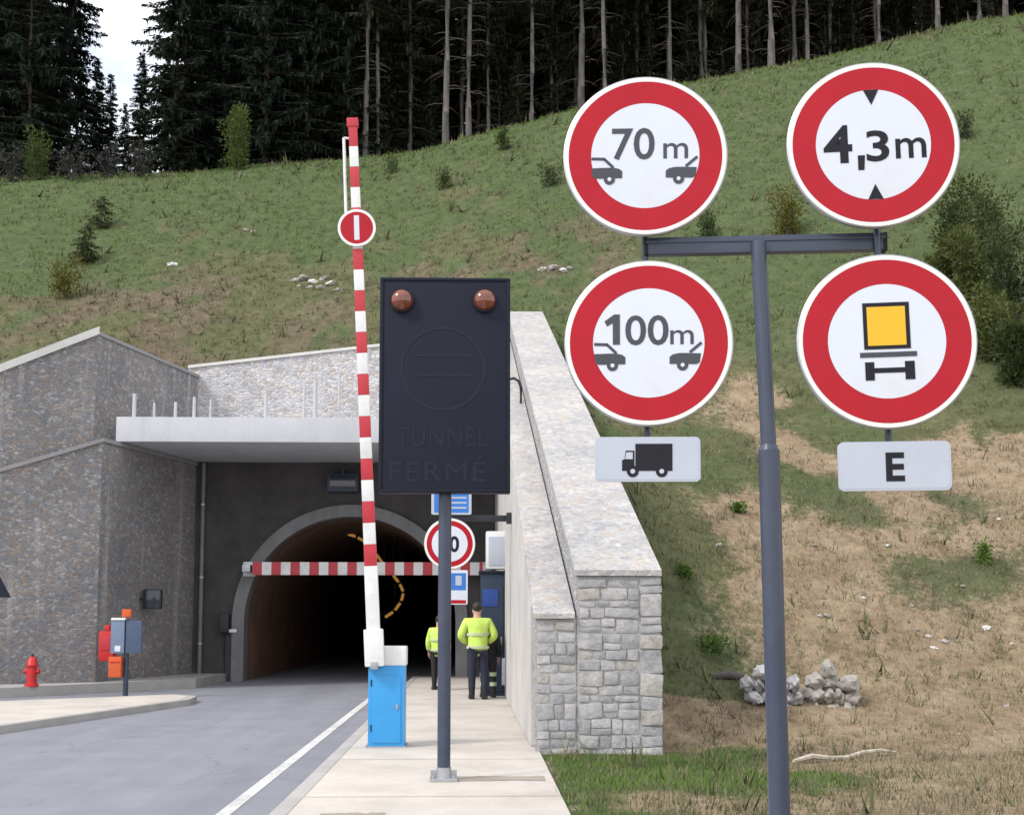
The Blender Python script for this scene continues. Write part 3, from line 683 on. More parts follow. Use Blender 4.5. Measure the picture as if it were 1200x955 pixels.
# blue triangular sign cut by the left edge of the view
p = at(-5, 700, 24.0)
tr = thing('warning_sign', 'dark blue triangular sign back at the far left edge', 'sign', (p.x, 24.0, .124))
z0 = p.z - .124; 
MB().prism([(-.45, z0), (.29, z0), (-.08, z0 + .66)], -.02, .02).build('plate', M['panel'], tr)
tr.children[0].rotation_euler = (R(90), 0, 0)
MB().cyl((-.08, .05, 0), (-.08, .05, z0 + .5), .035, None, 12).build('post', M['galv'], tr)

# ------------------------------------------------------------------ right side fittings by the tunnel
Ys = 21.6
pp = at(520, 640, Ys)
sp_ = thing('sign_post', 'grey post with arm behind the dark panel pole, holding the small signs', 'post', (pp.x, Ys + .06, .12))
zt = at(520, 572, Ys).z; za = at(560, 607, Ys).z - .12
MB().cyl((0, 0, 0), (0, 0, zt - .12), .045, None, 14).build('post', M['galv'], sp_)
xe = at(600, 607, Ys).x - pp.x
MB().box((xe / 2, .0, za), (xe, .07, .11), bev=.01).build('arm', M['dark_metal'], sp_)
MB().box((xe - .05, -.02, za), (.1, .12, .2), bev=.01).build('arm_end', M['dark_metal'], sp_)
def panel_local(name, label, cat, p, rz=0.0, roll=0.0, group=None):
    t = thing(name, label, cat, p, None, group); t.rotation_mode = 'XYZ'
    t.matrix_world = Matrix.Translation(p) @ Matrix.Rotation(rz, 4, 'Z') @ Matrix.Rotation(R(90), 4, 'X') @ Matrix.Rotation(roll, 4, 'Z')
    return t
def disc(r, z0, z1, n=72, r_in=0):
    if r_in: return MB().lathe([(r_in, z0), (r, z0), (r, z1), (r_in, z1), (r_in, z0)], n)
    return MB().lathe([(0.0001, z0), (r, z0), (r, z1), (0.0001, z1)], n)
def rrect(w_, h_, r, n=6):
    out = []
    for cx_, cy_, a0 in ((w_/2-r, h_/2-r, 0), (-w_/2+r, h_/2-r, 90), (-w_/2+r, -h_/2+r, 180), (w_/2-r, -h_/2+r, 270)):
        for k in range(n + 1): t = R(a0 + 90 * k / n); out.append((cx_ + r * math.cos(t), cy_ + r * math.sin(t)))
    return out
def round_sign(name, label, p, rad, rz, roll, ring_in=.66, red_out=.935):
    t = panel_local(name, label, 'traffic sign', p, rz, roll)
    MB().lathe([(.0001, -.03), (rad * .97, -.03), (rad * .985, -.026), (rad, -.02), (rad, .0), (rad * .985, .004), (.0001, .004)], 96).build('sign_plate', M['galv'], t)
    disc(rad * .983, .0045, .006, 96, rad * red_out).build('white_border', M['rim'], t)
    disc(rad * red_out - .0005, .0045, .0065, 96, rad * ring_in).build('red_ring', M['red'], t)
    fc = disc(rad * ring_in - .0005, .0045, .006, 96).build('white_face', M['white_sheet'], t)
    return t, fc
def stroke(mb, pts, w_, z0, z1):
    for (a, b_) in zip(pts[:-1], pts[1:]):
        a, b_ = Vector(a), Vector(b_); d = (b_ - a).normalized(); n_ = Vector((-d.y, d.x)) * w_ / 2; a = a - d * w_ * .3; b_ = b_ + d * w_ * .3
        mb.prism([tuple(a - n_), tuple(b_ - n_), tuple(b_ + n_), tuple(a + n_)], z0, z1)
    return mb
def circ(cx_, cy_, r, n=28): return [(cx_ + r * math.cos(2 * math.pi * k / n), cy_ + r * math.sin(2 * math.pi * k / n)) for k in range(n)]
Z0, Z1 = .0065, .0085
# 30-50 limit sign and blue signs next to the tunnel
p = at(527, 637, Ys - .04); t, fcs = round_sign('speed_limit_sign', 'small round 50 speed limit sign behind the dark panel pole', p, 30 / F * Ys, 0, 0, .70, .90)
text_mb('50', .42 * 30 / F * Ys * 1.45, 0, -.30 * 30 / F * Ys, Z0, .9, .03).build('lettering', M['black'], fcs, 0)
p = at(529, 589, Ys - .04); t = panel_local('blue_sign', 'small pale edged blue sign below the dark panel, above the round sign', 'traffic sign', p)
w_ = 47 / F * Ys; h_ = 28 / F * Ys
MB().prism(rrect(w_, h_, .03), -.02, .0).build('sign_plate', M['plate'], t); MB().prism(rrect(w_ - .1, h_ - .07, .02), .0005, .0025).build('blue_face', M['blue_sign'], t)
fb_ = t.children[1]; lb = MB()
for yy in (.09, .0, -.09): lb.box((.12, yy, .004), (.3, .03, .002))
lb.box((-.16, 0, .004), (.12, .2, .002)); lb.build('white_symbol', M['plate'], fb_, 0)
p = at(536, 688, Ys - .04); t = panel_local('blue_sign', 'small blue and white sign with red foot below the round sign', 'traffic sign', p)
w_ = 20 / F * Ys; h_ = 40 / F * Ys
MB().prism(rrect(w_ + .06, h_, .02), -.02, .0).build('sign_plate', M['white_sheet'], t)
MB().box((0, .1, .0015), (w_, h_ * .5, .002)).build('blue_face', M['blue_sign'], t); MB().box((.02, .12, .0035), (w_ * .35, h_ * .28, .002)).build('white_symbol', M['plate'], t)
MB().box((0, -h_ * .42, .0015), (w_, h_ * .1, .002)).build('red_band', M['red'], t)
# white box on the wall, emergency booth
p = at(582, 645, 25.5)
wbx = thing('light_box', 'white rounded box fixed high on the wall above the dark blue booth', 'box', (p.x, 25.5, p.z))
MB().box((0, 0, 0), (.46, .35, .8), bev=.05).build('casing', M['white_paint'], wbx); MB().box((0, -.18, -.02), (.34, .02, .6), bev=.006).build('front', M['plate'], wbx); MB().box((.25, .1, 0), (.3, .1, .2)).build('bracket', M['galv'], wbx)
g_b = gnd(560, 819, .12); Ye_ = g_b.y + .95; p0 = at(563, 820, Ye_); p1 = at(597, 672, Ye_)
bo = thing('emergency_booth', 'tall dark blue emergency booth against the wing wall behind the worker', 'booth', ((p0.x + p1.x) / 2, Ye_, .12))
hB = p1.z - .12; wB = p1.x - p0.x
MB().box((0, .4, hB / 2), (wB, .8, hB), bev=.03).build('casing', M['teal'], bo)
d_ = MB().box((-.04, -.012, hB * .47), (wB - .2, .03, hB * .86), bev=.01).build('door', M['teal'], bo)
MB().box((.13, -.04, hB * .45), (.03, .04, .16), bev=.008).build('handle', M['galv'], d_)
MB().box((-.1, -.035, hB * .80), (.32, .02, .36), bev=.005).build('blue_panel', M['booth_blue'], bo)
MB().box((0, .4, hB + .03), (wB + .08, .9, .06), bev=.015).build('roof', M['panel'], bo)
MB().box((wB * .32, -.02, .5), (.1, .02, .55), bev=.004).build('white_plate', M['plate'], bo)

# ------------------------------------------------------------------ barrier
Yg = 15.1; pb = gnd(452, 876, .12); Yg = pb.y
bc = thing('barrier_gate', 'raised red and white barrier boom on a bright blue cabinet', 'barrier', pb)
hC = at(452, 780, Yg).z - .12; wC = 42 / F * Yg
MB().box((0, .22, hC / 2), (wC, .42, hC), bev=.012).build('cabinet', M['blue_cab'], bc)
MB().box((0, .005, hC * .47), (wC * .8, .014, hC * .82), bev=.004).build('cabinet_door', M['blue_cab'], bc)
MB().box((wC * .30, -.006, hC * .5), (.03, .012, .06), bev=.003).cyl((wC * .30, -.01, hC * .5), (wC * .30, -.02, hC * .5), .01, None, 10).build('lock', M['galv'], bc)
hg = MB()
for z in (.2, .75): hg.cyl((-wC * .41, -.004, hC * z), (-wC * .41, -.004, hC * z + .08), .009, None, 8)
hg.build('hinge', M['dark_metal'], bc)
MB().box((0, .22, .01), (wC + .05, .47, .02)).build('base_plate', M['galv'], bc)
MB().box((.02, .22, hC + .12), (wC * .98, .4, .24), bev=.02).build('housing', M['white_paint'], bc)
base = at(439, 772, Yg - .06) - pb; tip = at(413.5, 149, Yg - .06) - pb; dv = (tip - base)
s1 = at(436, 663, Yg - .06) - pb
bz_ = dv.normalized(); bx_ = Vector((0, 1, 0)).cross(bz_).normalized(); BM0 = Matrix((bx_, bz_.cross(bx_), bz_)).transposed()
MB().box(base + bz_ * .14, (.24, .13, .46), BM0, bev=.02).build('boom_clamp', M['white_paint'], bc)
MB().box(base + Vector((-.0, -.07, -.08)), (.09, .02, .09), bev=.005).build('pivot', M['galv'], bc)
mb = MB(); d = dv.normalized(); Lb = dv.length; bz = d; by = Vector((0, 1, 0)); bx = by.cross(bz).normalized(); by = bz.cross(bx); BM = Matrix((bx, by, bz)).transposed()
def bquad(t0, t1, w0, mi): mb.box(base + d * (t0 + t1) / 2, (w0, .07, (t1 - t0) - .001), BM, mi=mi, bev=.006)
q0 = (s1 - base).length
def bw(t): return .165 - .055 * t / Lb
bquad(.3, q0, bw(0), 1)
n = 21; st = (Lb - q0) / n
for k in range(n): bquad(q0 + k * st, q0 + (k + 1) * st, bw(q0 + (k + .5) * st), 0 if k % 2 == 0 else 1)
mb.build('boom', [M['barrier_red'], M['white_paint']], bc, 30)
MB().box(tip + d * .05, (.15, .09, .12), BM, bev=.02).build('boom_tip', M['barrier_red'], bc)
r0, r1 = at(403, 162, Yg - .06) - pb, at(405.5, 250, Yg - .06) - pb
MB().cyl(r0, r1, .02, None, 8).cyl(r0, r0 + Vector((.1, 0, -.01)), .016, None, 8).cyl(r1, r1 + Vector((.14, 0, -.01)), .016, None, 8).build('support_leg', M['white_paint'], bc)
p = at(418, 267, Yg - .13); rad = 22.5 / F * Yg
t = panel_local('no_entry_sign', 'small round red sign with upright white bar fixed on the boom', 'traffic sign', p, 0, R(2))
disc(rad, -.02, 0, 64).build('sign_plate', M['rim'], t)
disc(rad * .86, .0005, .002, 64).build('red_face', M['red'], t); MB().box((0, 0, .0028), (rad * .27, rad * 1.32, .0012)).build('white_bar', M['white_sheet'], t)

# ------------------------------------------------------------------ dark tunnel-closed panel
pq = gnd(520, 914, .12); Yq = pq.y
dpn = thing('signal_panel', 'big dark unlit warning panel with two amber lamps on a blue grey pole', 'signal', pq)
a, b_ = at(443, 577, Yq - .18), at(598, 326, Yq - .18); w_ = b_.x - a.x; h_ = b_.z - a.z; cx_ = (a.x + b_.x) / 2 - pq.x; cz_ = (a.z + b_.z) / 2 - .12
MB().cyl((0, 0, .02), (0, 0, a.z + h_ * .8 - .12), 7.6 / F * Yq, None, 24).build('pole', M['mast'], dpn)
bp = MB().box((0, 0, .015), (.27, .27, .03), bev=.005)
for sx in (-1, 1):
    for sy in (-1, 1): bp.cyl((sx * .1, sy * .1, .03), (sx * .1, sy * .1, .06), .014, None, 6)
    bp.prism([(sx * .06, -.008), (sx * .13, -.008), (sx * .13, .008), (sx * .06, .008)], .03, .1)
bp.cyl((0, 0, .03), (0, 0, .13), .078, .072, 20); bp.build('base_plate', M['galv'], dpn)
cb = MB().box((cx_, -.1, cz_), (w_, .16, h_), bev=.012).build('cabinet', M['panel'], dpn)
fr = MB()
for (x, z, sx, sz) in ((0, h_ / 2 - .02, w_ - .02, .025), (0, -h_ / 2 + .02, w_ - .02, .025), (-w_ / 2 + .02, 0, .025, h_ - .07), (w_ / 2 - .02, 0, .025, h_ - .07)):
    fr.box((cx_ + x, -.185, cz_ + z), (sx, .014, sz), bev=.004)
fr.build('frame', M['panel'], dpn)
for px in (471, 568):
    c_ = at(px, 352, Yq - .2) - pq
    M4 = Matrix.Translation(c_) @ Matrix.Rotation(R(90), 4, 'X'); r = 13 / F * Yq
    lm = MB().lathe([(r * math.cos(k * math.pi / 16), r * .75 * math.sin(k * math.pi / 16)) for k in range(9)], 28, 0, M4).build('lamp', M['amber'], dpn, 60)
    MB().lathe([(r * .98, -.02), (r * 1.1, -.02), (r * 1.1, .012), (r * .98, .012)], 28, 0, M4).build('lamp_rim', M['panel'], lm)
fx = Matrix.Translation((cx_, -.18, cz_)) @ Matrix.Rotation(R(90), 4, 'X')
def on_face(mb, name):
    mb.v = [fx @ Vector(p) for p in mb.v]; return mb.build(name, M['panel_mark'], dpn, 0)
def f2(px, py): q = at(px, py, Yq - .18); return (q.x - pq.x - cx_, q.z - .12 - cz_)
cxy = f2(519, 432); rr = 50 / F * Yq
ringm = MB().lathe([(rr * .93, 0), (rr, 0), (rr, .003), (rr * .93, .003), (rr * .93, 0)], 64); ringm.v = [(p[0] + cxy[0], p[1] + cxy[1], p[2]) for p in ringm.v]
on_face(ringm, 'unlit_ring')
bars = MB()
for yy in (417, 440): q = f2(519, yy); bars.box((q[0], q[1], .0015), (rr * 1.35, .022, .003))
on_face(bars, 'unlit_bar')
q = f2(518, 523); on_face(text_mb('TUNNEL', 24 / F * Yq, q[0], q[1], 0, 1, 0, .003, 106 / F * Yq, 1.1), 'unlit_lettering')
q = f2(513, 564); on_face(text_mb('FERMÉ', 24 / F * Yq, q[0], q[1], 0, 1, 0, .003, 112 / F * Yq, 1.1), 'unlit_lettering')

# ------------------------------------------------------------------ big sign mast at right
YM = 6.05
pA, pB = at(757, 291, 6.22), at(1036, 285, 6.10)
pm0, pm1 = at(912.5, 955, YM + .08), at(888.5, 284, YM + .08)
dm = (pm1 - pm0).normalized(); foot = pm0 + dm * ((.06 - pm0.z) / dm.z)
mt = thing('sign_mast', 'tall dark blue grey T-shaped mast carrying the four big round signs', 'mast', foot)
brk = at(901, 528, YM + .08)
MB().cyl((0, 0, 0), brk - foot, 12.7 / F * YM, None, 32).cyl(brk - foot, brk - foot + dm * .03, 12.7 / F * YM, 9.6 / F * YM, 32).build('lower_pole', M['mast'], mt)
MB().cyl(brk - foot, pm1 - foot, 9.2 / F * YM, None, 28).build('upper_pole', M['mast'], mt)
dd = (pB - pA); rx = axes(dd)
MB().box((pA + pB) / 2 - foot, (dd.length, .085, .06), rx, bev=.006).box((pA + pB) / 2 - foot + rx @ Vector((0, .03, .03)), (dd.length + .004, .03, .012), rx, bev=.003).build('crossbar', M['mast'], mt)
for pc, nm in ((pA, 0), (pB, 1)):
    MB().box(pc - foot, (.02, .095, .07), rx, bev=.004).build('end_cap', M['black'], mt)
MB().cyl(dm * .0, dm * .03, .16, None, 24).build('base_flange', M['mast'], mt)
for c_ in ((at(756, 183, 6.17), at(760, 402, 6.17), at(760, 545, 6.17)), (at(1023, 170, 6.02), at(1039, 400, 6.02), at(1047, 545, 6.02))):
    a, b_ = c_[0] - foot + Vector((.0, .045, .2)), c_[2] - foot + Vector((0, .045, -.02))
    MB().cyl(a, b_, .017, None, 12).build('sign_rail', M['mast'], mt)
rzL = math.atan2(pB.y - pA.y, pB.x - pA.x)
def car(mb, flip, fx_, s=1):
    X = lambda x: (fx_ - x * s) if flip else (fx_ + x * s)
    def P(pts): return [(X(x), y * s) for x, y in pts]
    return X, P
def pictocars(t, rad, y0, xl, xr, inner):
    for flip, x0 in ((False, xl), (True, xr + .02)):
        mb = MB(); s = rad
        def T(x, y): return ((x0 + (-x if flip else x)) * s, (y0 + y) * s)
        mb.prism([T(*p) for p in ((-.17, -.03), (-.185, .08), (.0, .085), (.08, .085), (.15, .07), (.19, .04), (.19, -.045), (-.13, -.05))], Z0, Z1)
        mb.prism([T(*p) for p in circ(.035, -.06, .068)], Z0 + .0002, Z1 + .0003)
        stroke(mb, [T(-.06, .10), T(-.185, .205)] if flip else [T(-.175, .20), T(-.03, .195), T(.075, .095)], .034 * s, Z0 + .0001, Z1 + .0002)
        mb.build('car_symbol', M['grey_film'], t, 0)
        MB().prism([T(*p) for p in circ(.035, -.06, .024)], Z1 + .0004, Z1 + .001).build('wheel_hub', M['white_sheet'], t, 0)
RB = .427; RC = .437
t, fcs = round_sign('prohibition_sign', 'big round red ringed sign reading 70 m, upper left', at(756, 183, 6.12), RB, rzL, R(-.6))
text_mb('70', .40 * RB, -.145 * RB, -.04 * RB, Z0, 1, .012, .0015, .52 * RB).build('lettering', M['grey_film'], fcs, 0)
text_mb('m', .30 * RB, .37 * RB, -.04 * RB, Z0, 1, .003, .0015, .30 * RB).build('lettering', M['grey_film'], fcs, 0)
pictocars(fcs, RB, -.235, -.47, .42, 0)
t, fcs = round_sign('prohibition_sign', 'big round red ringed sign reading 100m, above the truck plate', at(760, 402, 6.12), RB * 1.015, rzL, R(-.3))
MB().prism([(-.43 * RB, -.02 * RB), (-.345 * RB, -.02 * RB), (-.345 * RB, .35 * RB), (-.415 * RB, .35 * RB), (-.53 * RB, .265 * RB), (-.50 * RB, .205 * RB), (-.43 * RB, .245 * RB)], Z0, Z1).build('lettering', M['grey_film'], fcs, 0)
text_mb('00', .37 * RB, -.02 * RB, -.02 * RB, Z0, 1, .012, .0015, .52 * RB).build('lettering', M['grey_film'], fcs, 0)
text_mb('m', .27 * RB, .40 * RB, -.02 * RB, Z0, 1, .003, .0015, .28 * RB).build('lettering', M['grey_film'], fcs, 0)
pictocars(fcs, RB, -.215, -.47, .42, 0)
t, fcs = round_sign('prohibition_sign', 'big round red ringed sign reading 4,3m, upper right', at(1023, 170, 5.97), RC, rzL, R(1.3), .665)
text_mb('4', .46 * RB, -.42 * RB, -.20 * RB, Z0, 1, .025, .0015, .34 * RB).build('lettering', M['black'], fcs, 0)
MB().prism([(-.19 * RB, -.31 * RB), (-.12 * RB, -.31 * RB), (-.105 * RB, -.13 * RB), (-.19 * RB, -.13 * RB)], Z0, Z1).build('comma', M['black'], fcs, 0)
text_mb('3', .38 * RB, .05 * RB, -.20 * RB, Z0, 1, .018, .0015, .27 * RB).build('lettering', M['black'], fcs, 0)
text_mb('m', .38 * RB, .44 * RB, -.185 * RB, Z0, 1, .008, .0015, .36 * RB).build('lettering', M['black'], fcs, 0)
for s in (1, -1):
    MB().prism([(-.09 * RB, s * .675 * RB), (.09 * RB, s * .675 * RB), (0, s * .49 * RB)], Z0 + .0006, Z1).build('arrow_mark', M['black'], fcs, 0)
t, fcs = round_sign('prohibition_sign', 'big round red ringed sign with yellow vehicle symbol, above the E plate', at(1039, 400, 5.97), .449, rzL, R(1.3), .655)
U = .449 / 318.0
def uv(x, y): return ((x - 415) * U, (355 - y) * U)
def rect(x0, y0, x1, y1, za, zb, mb=None):
    mb = mb or MB(); a, c_ = uv(x0, y1), uv(x1, y0); return mb.prism([a, (c_[0], a[1]), c_, (a[0], c_[1])], za, zb)
ob_ = rect(334, 215, 498, 384, Z0, Z1).build('load_outline', M['black'], fcs, 0)
rect(348, 230, 483, 371, Z1 + .0003, Z1 + .001).build('yellow_load', M['yellow'], fcs, 0)
rect(318, 395, 518, 413, Z0, Z1).build('chassis_bar', M['grey_film'], fcs, 0)
ax_ = rect(334, 430, 366, 496, Z0, Z1); rect(474, 430, 508, 496, Z0, Z1, ax_); rect(366, 452, 474, 470, Z0, Z1 - .0004, ax_); ax_.build('axle_symbol', M['black'], fcs, 0)
# plates
p = at(759, 538, 6.12); w_, h_ = 120 / F * 6.15 * 1.03, 53 / F * 6.15
t = panel_local('sign_plate', 'pale plate with black truck silhouette under the 100m sign', 'traffic sign', p, rzL, R(-.4))
MB().prism(rrect(w_, h_, .025), -.02, 0).build('plate', M['plate'], t)
fcb = MB().prism(rrect(w_ - .02, h_ - .02, .018), .0004, .0015).build('plate_face', M['plate'], t)
k_ = 6.15 / F / 3.18
def tv(x, y): return ((x - 378) * k_, (818 - y) * k_)
mb = MB()
def poly(pts, za, zb): mb.prism([tv(*q) for q in pts][::-1], za, zb)
poly([(332, 760), (470, 760), (470, 862), (332, 862)], .002, .004)
poly([(282, 862), (282, 822), (292, 818), (296, 786), (328, 786), (328, 862)], .002, .004)
for x in (322, 430):
    mb.prism([tv(*q) for q in circ(x, 864, 22)], .0022, .0043)
mb.build('truck_symbol', M['black'], fcb, 0)
mb = MB(); poly([(298, 792), (322, 792), (322, 818), (294, 818)], .0042, .005); mb.build('cab_window', M['plate'], fcb, 0)
mb = MB()
for x in (322, 430): mb.prism([tv(*q) for q in circ(x, 864, 9)], .0045, .005)
mb.build('wheel_hub', M['plate'], fcb, 0)
p = at(1048.5, 546, 5.97); w_, h_ = 131 / F * 5.97 * 1.01, 59 / F * 5.97
t = panel_local('sign_plate', 'pale plate reading E under the yellow vehicle sign', 'traffic sign', p, rzL, R(.3))
MB().prism(rrect(w_, h_, .03), -.02, 0).build('plate', M['plate'], t)
fcb = MB().prism(rrect(w_ - .02, h_ - .02, .022), .0004, .0015).build('plate_face', M['plate'], t)
text_mb('E', 34 / F * 5.97, .002, -17 / F * 5.97, .002, 1, .03, .0015, 22 / F * 5.97).build('lettering', M['black'], fcb, 0)

# ------------------------------------------------------------------ people
def skinned(name, chains, mats, parent, sub=1):
    """chains: list of (points, radii, links) – one Skin island each; joined in one mesh"""
    vs, es, rs, roots = [], [], [], []
    for pts, rad, edges in chains:
        o = len(vs); vs += [Vector(p) for p in pts]; rs += rad; es += [(a + o, b_ + o) for a, b_ in edges]; roots.append(o)
    me = bpy.data.meshes.new('sk'); me.from_pydata(vs, es, []); ob = bpy.data.objects.new('sk', me); C.objects.link(ob)
    md = ob.modifiers.new('s', 'SKIN'); md.use_smooth_shade = True
    if sub: ob.modifiers.new('u', 'SUBSURF').levels = sub; ob.modifiers['u'].render_levels = sub
    sv = me.skin_vertices[0].data
    for i, r in enumerate(rs): sv[i].radius = (r, r) if not isinstance(r, tuple) else r; sv[i].use_root = i in roots
    dg = bpy.context.evaluated_depsgraph_get(); dg.update(); out = bpy.data.meshes.new_from_object(ob.evaluated_get(dg))
    bpy.data.objects.remove(ob); out.name = name
    out.materials.clear(); out.materials.append(mats)
    return link(name, out, parent)
def chain(pts, rad): return (pts, rad, [(k, k + 1) for k in range(len(pts) - 1)])
def person(label, loc, rz, top, legs, bend=.0, arms='front', stripes=False, h=1.0):
    t = thing('person', label, 'person', loc, (0, 0, rz), None); t.scale = (h, h, h)
    # y forward
    hip = .95; sh = 1.45; fy = bend
    LF, RF = Vector((-.11, .04, .07)), Vector((.12, -.05, .07))
    body = [(0, 0, hip), (0, fy * .3, 1.15), (0, fy * .8, 1.36), (0, fy, 1.50), (0, fy + .03, 1.58), (0, fy + .05, 1.66), (0, fy + .05, 1.73)]
    brad = [(.14, .11), (.135, .10), (.15, .10), .06, .075, (.078, .092), .062]
    edges = [(k, k + 1) for k in range(6)]
    def limb(par, pts, rads):
        p_ = par
        for q, r in zip(pts, rads): body.append(tuple(q)); brad.append(r); edges.append((p_, len(body) - 1)); p_ = len(body) - 1
    limb(0, [(-.10, 0, .86), (-.11, .03, .48), LF, LF + Vector((0, .14, -.03))], [.085, .06, .042, .035])
    limb(0, [(.10, 0, .86), (.115, .01, .48), RF, RF + Vector((.02, .14, -.03))], [.085, .06, .042, .035])
    hands = []
    for s in (-1, 1):
        if arms == 'front': A_ = [(s * .21, fy * .8, 1.42), (s * .33, fy * .5 - .03, 1.16), (s * .18, .24, 1.03)]
        else: A_ = [(s * .20, fy * .8, 1.42), (s * .26, fy * .5 - .02, 1.13), (s * .27, .06, .88)]
        limb(2, A_, [.06, .045, .032]); hands.append((Vector(A_[1]), Vector(A_[2]), s))
    limb(5, [(0, fy + .155, 1.655)], [.016])
    for s in (-1, 1): limb(5, [(s * .092, fy + .045, 1.655)], [.018])
    chains = [(body, brad, edges)]
    for el_, wr, s in hands:
        d = (wr - el_).normalized(); sd = d.cross(Vector((0, 0, 1))).normalized() if abs(d.z) < .9 else Vector((0, 1, 0)); nn = d.cross(sd)
        chains.append(chain([wr - d * .02, wr + d * .05, wr + d * .09], [(.028, .02), (.038, .018), (.036, .014)]))
        for k, (off, ln_) in enumerate(((-.027, .062), (-.009, .075), (.009, .07), (.027, .055))):
            b0 = wr + d * .085 + sd * off; chains.append(chain([b0, b0 + d * ln_ * .5 + nn * .006, b0 + d * ln_ * .85 + nn * .025], [.0095, .0088, .007]))
        b0 = wr + d * .03 - sd * .03; chains.append(chain([b0, b0 + d * .03 - sd * .03, b0 + d * .06 - sd * .038 + nn * .01], [.012, .0105, .008]))
    skinned('body', chains, M['skin'], t)
    # clothes
    pts, rad, ed = [(0, .0, .76), (0, fy * .3, 1.14), (0, fy * .8, 1.37), (0, fy * .95, 1.49)], [(.20, .155), (.20, .15), (.205, .14), (.085, .08)], [(0, 1), (1, 2), (2, 3)]
    for s in (-1, 1):
        p_ = 2
        A_ = [(s * .21, fy * .8, 1.42), (s * .33, fy * .5 - .03, 1.16), (s * .20, .20, 1.04)] if arms == 'front' else [(s * .20, fy * .8, 1.42), (s * .265, fy * .5 - .02, 1.13), (s * .27, .05, .93)]
        for q, r in zip(A_, [.095, .082, .064]): pts.append(q); rad.append(r); ed.append((p_, len(pts) - 1)); p_ = len(pts) - 1
    j = skinned('jacket', [(pts, rad, ed)], top, t)
    if top == M['hivis']:
        tp = MB()
        for z in (.93, 1.17): tp.lathe([(.0001, 0), (.212, 0), (.212, .05), (.0001, .05)], 24, 0, Matrix.Translation((0, fy * (.15 if z < 1.1 else .42), z)) @ Matrix.Diagonal((1, .79, 1, 1)))
        tp.build('reflective_band', M['reflect'], j)
    pts = [(0, 0, 1.04), (-.10, 0, .82), (-.11, .03, .48), LF + Vector((0, 0, .03)), (.10, 0, .82), (.115, .01, .48), RF + Vector((0, 0, .03))]
    tr_ = skinned('trousers', [(pts, [(.17, .13), .105, .08, .066, .105, .08, .066], [(0, 1), (1, 2), (2, 3), (0, 4), (4, 5), (5, 6)])], legs, t)
    if stripes:
        tp = MB()
        for q, z in ((-.11, .27), (.118, .27), (-.11, .5), (.115, .5)): tp.cyl((q, .0, z), (q, .0, z + .09), .088, None, 16)
        tp.build('reflective_band', M['reflect'], tr_)
    for f in (LF, RF):
        MB().box(f + Vector((0, .05, -.03)), (.10, .28, .075), bev=.03).cyl(f + Vector((0, -.01, -.02)), f + Vector((0, -.01, .12)), .055, .06, 12).build('boot', M['boot'], t)
    hm = MB().lathe([(.0001, .10)] + [(.092 * math.cos(R(a)), .102 * math.sin(R(a))) for a in range(80, -45, -12)], 20, 0, Matrix.Translation((0, fy + .03, 1.69)) @ Matrix.Rotation(R(18), 4, 'X'))
    hm.build('hair', M['hair'], t, 60)
    return t
g1 = gnd(560, 819, .12)
person('worker in yellow green high visibility jacket and navy trousers seen from behind', (g1.x, g1.y, .12), R(6), M['hivis'], M['navy'], .15, 'front', False, 1.07)
g2 = gnd(513, 808, .12)
person('worker in high visibility jacket mostly hidden behind the dark panel pole', (g2.x, g2.y, .12), R(-25), M['hivis'], M['darkcloth'], .03, 'down', False, .93)
person('figure in dark clothes with pale leg bands, beyond the worker by the booth', (at(572, 800, g1.y + .5).x, g1.y + .5, .12), R(12), M['darkcloth'], M['darkcloth'], .05, 'down', True, .86)

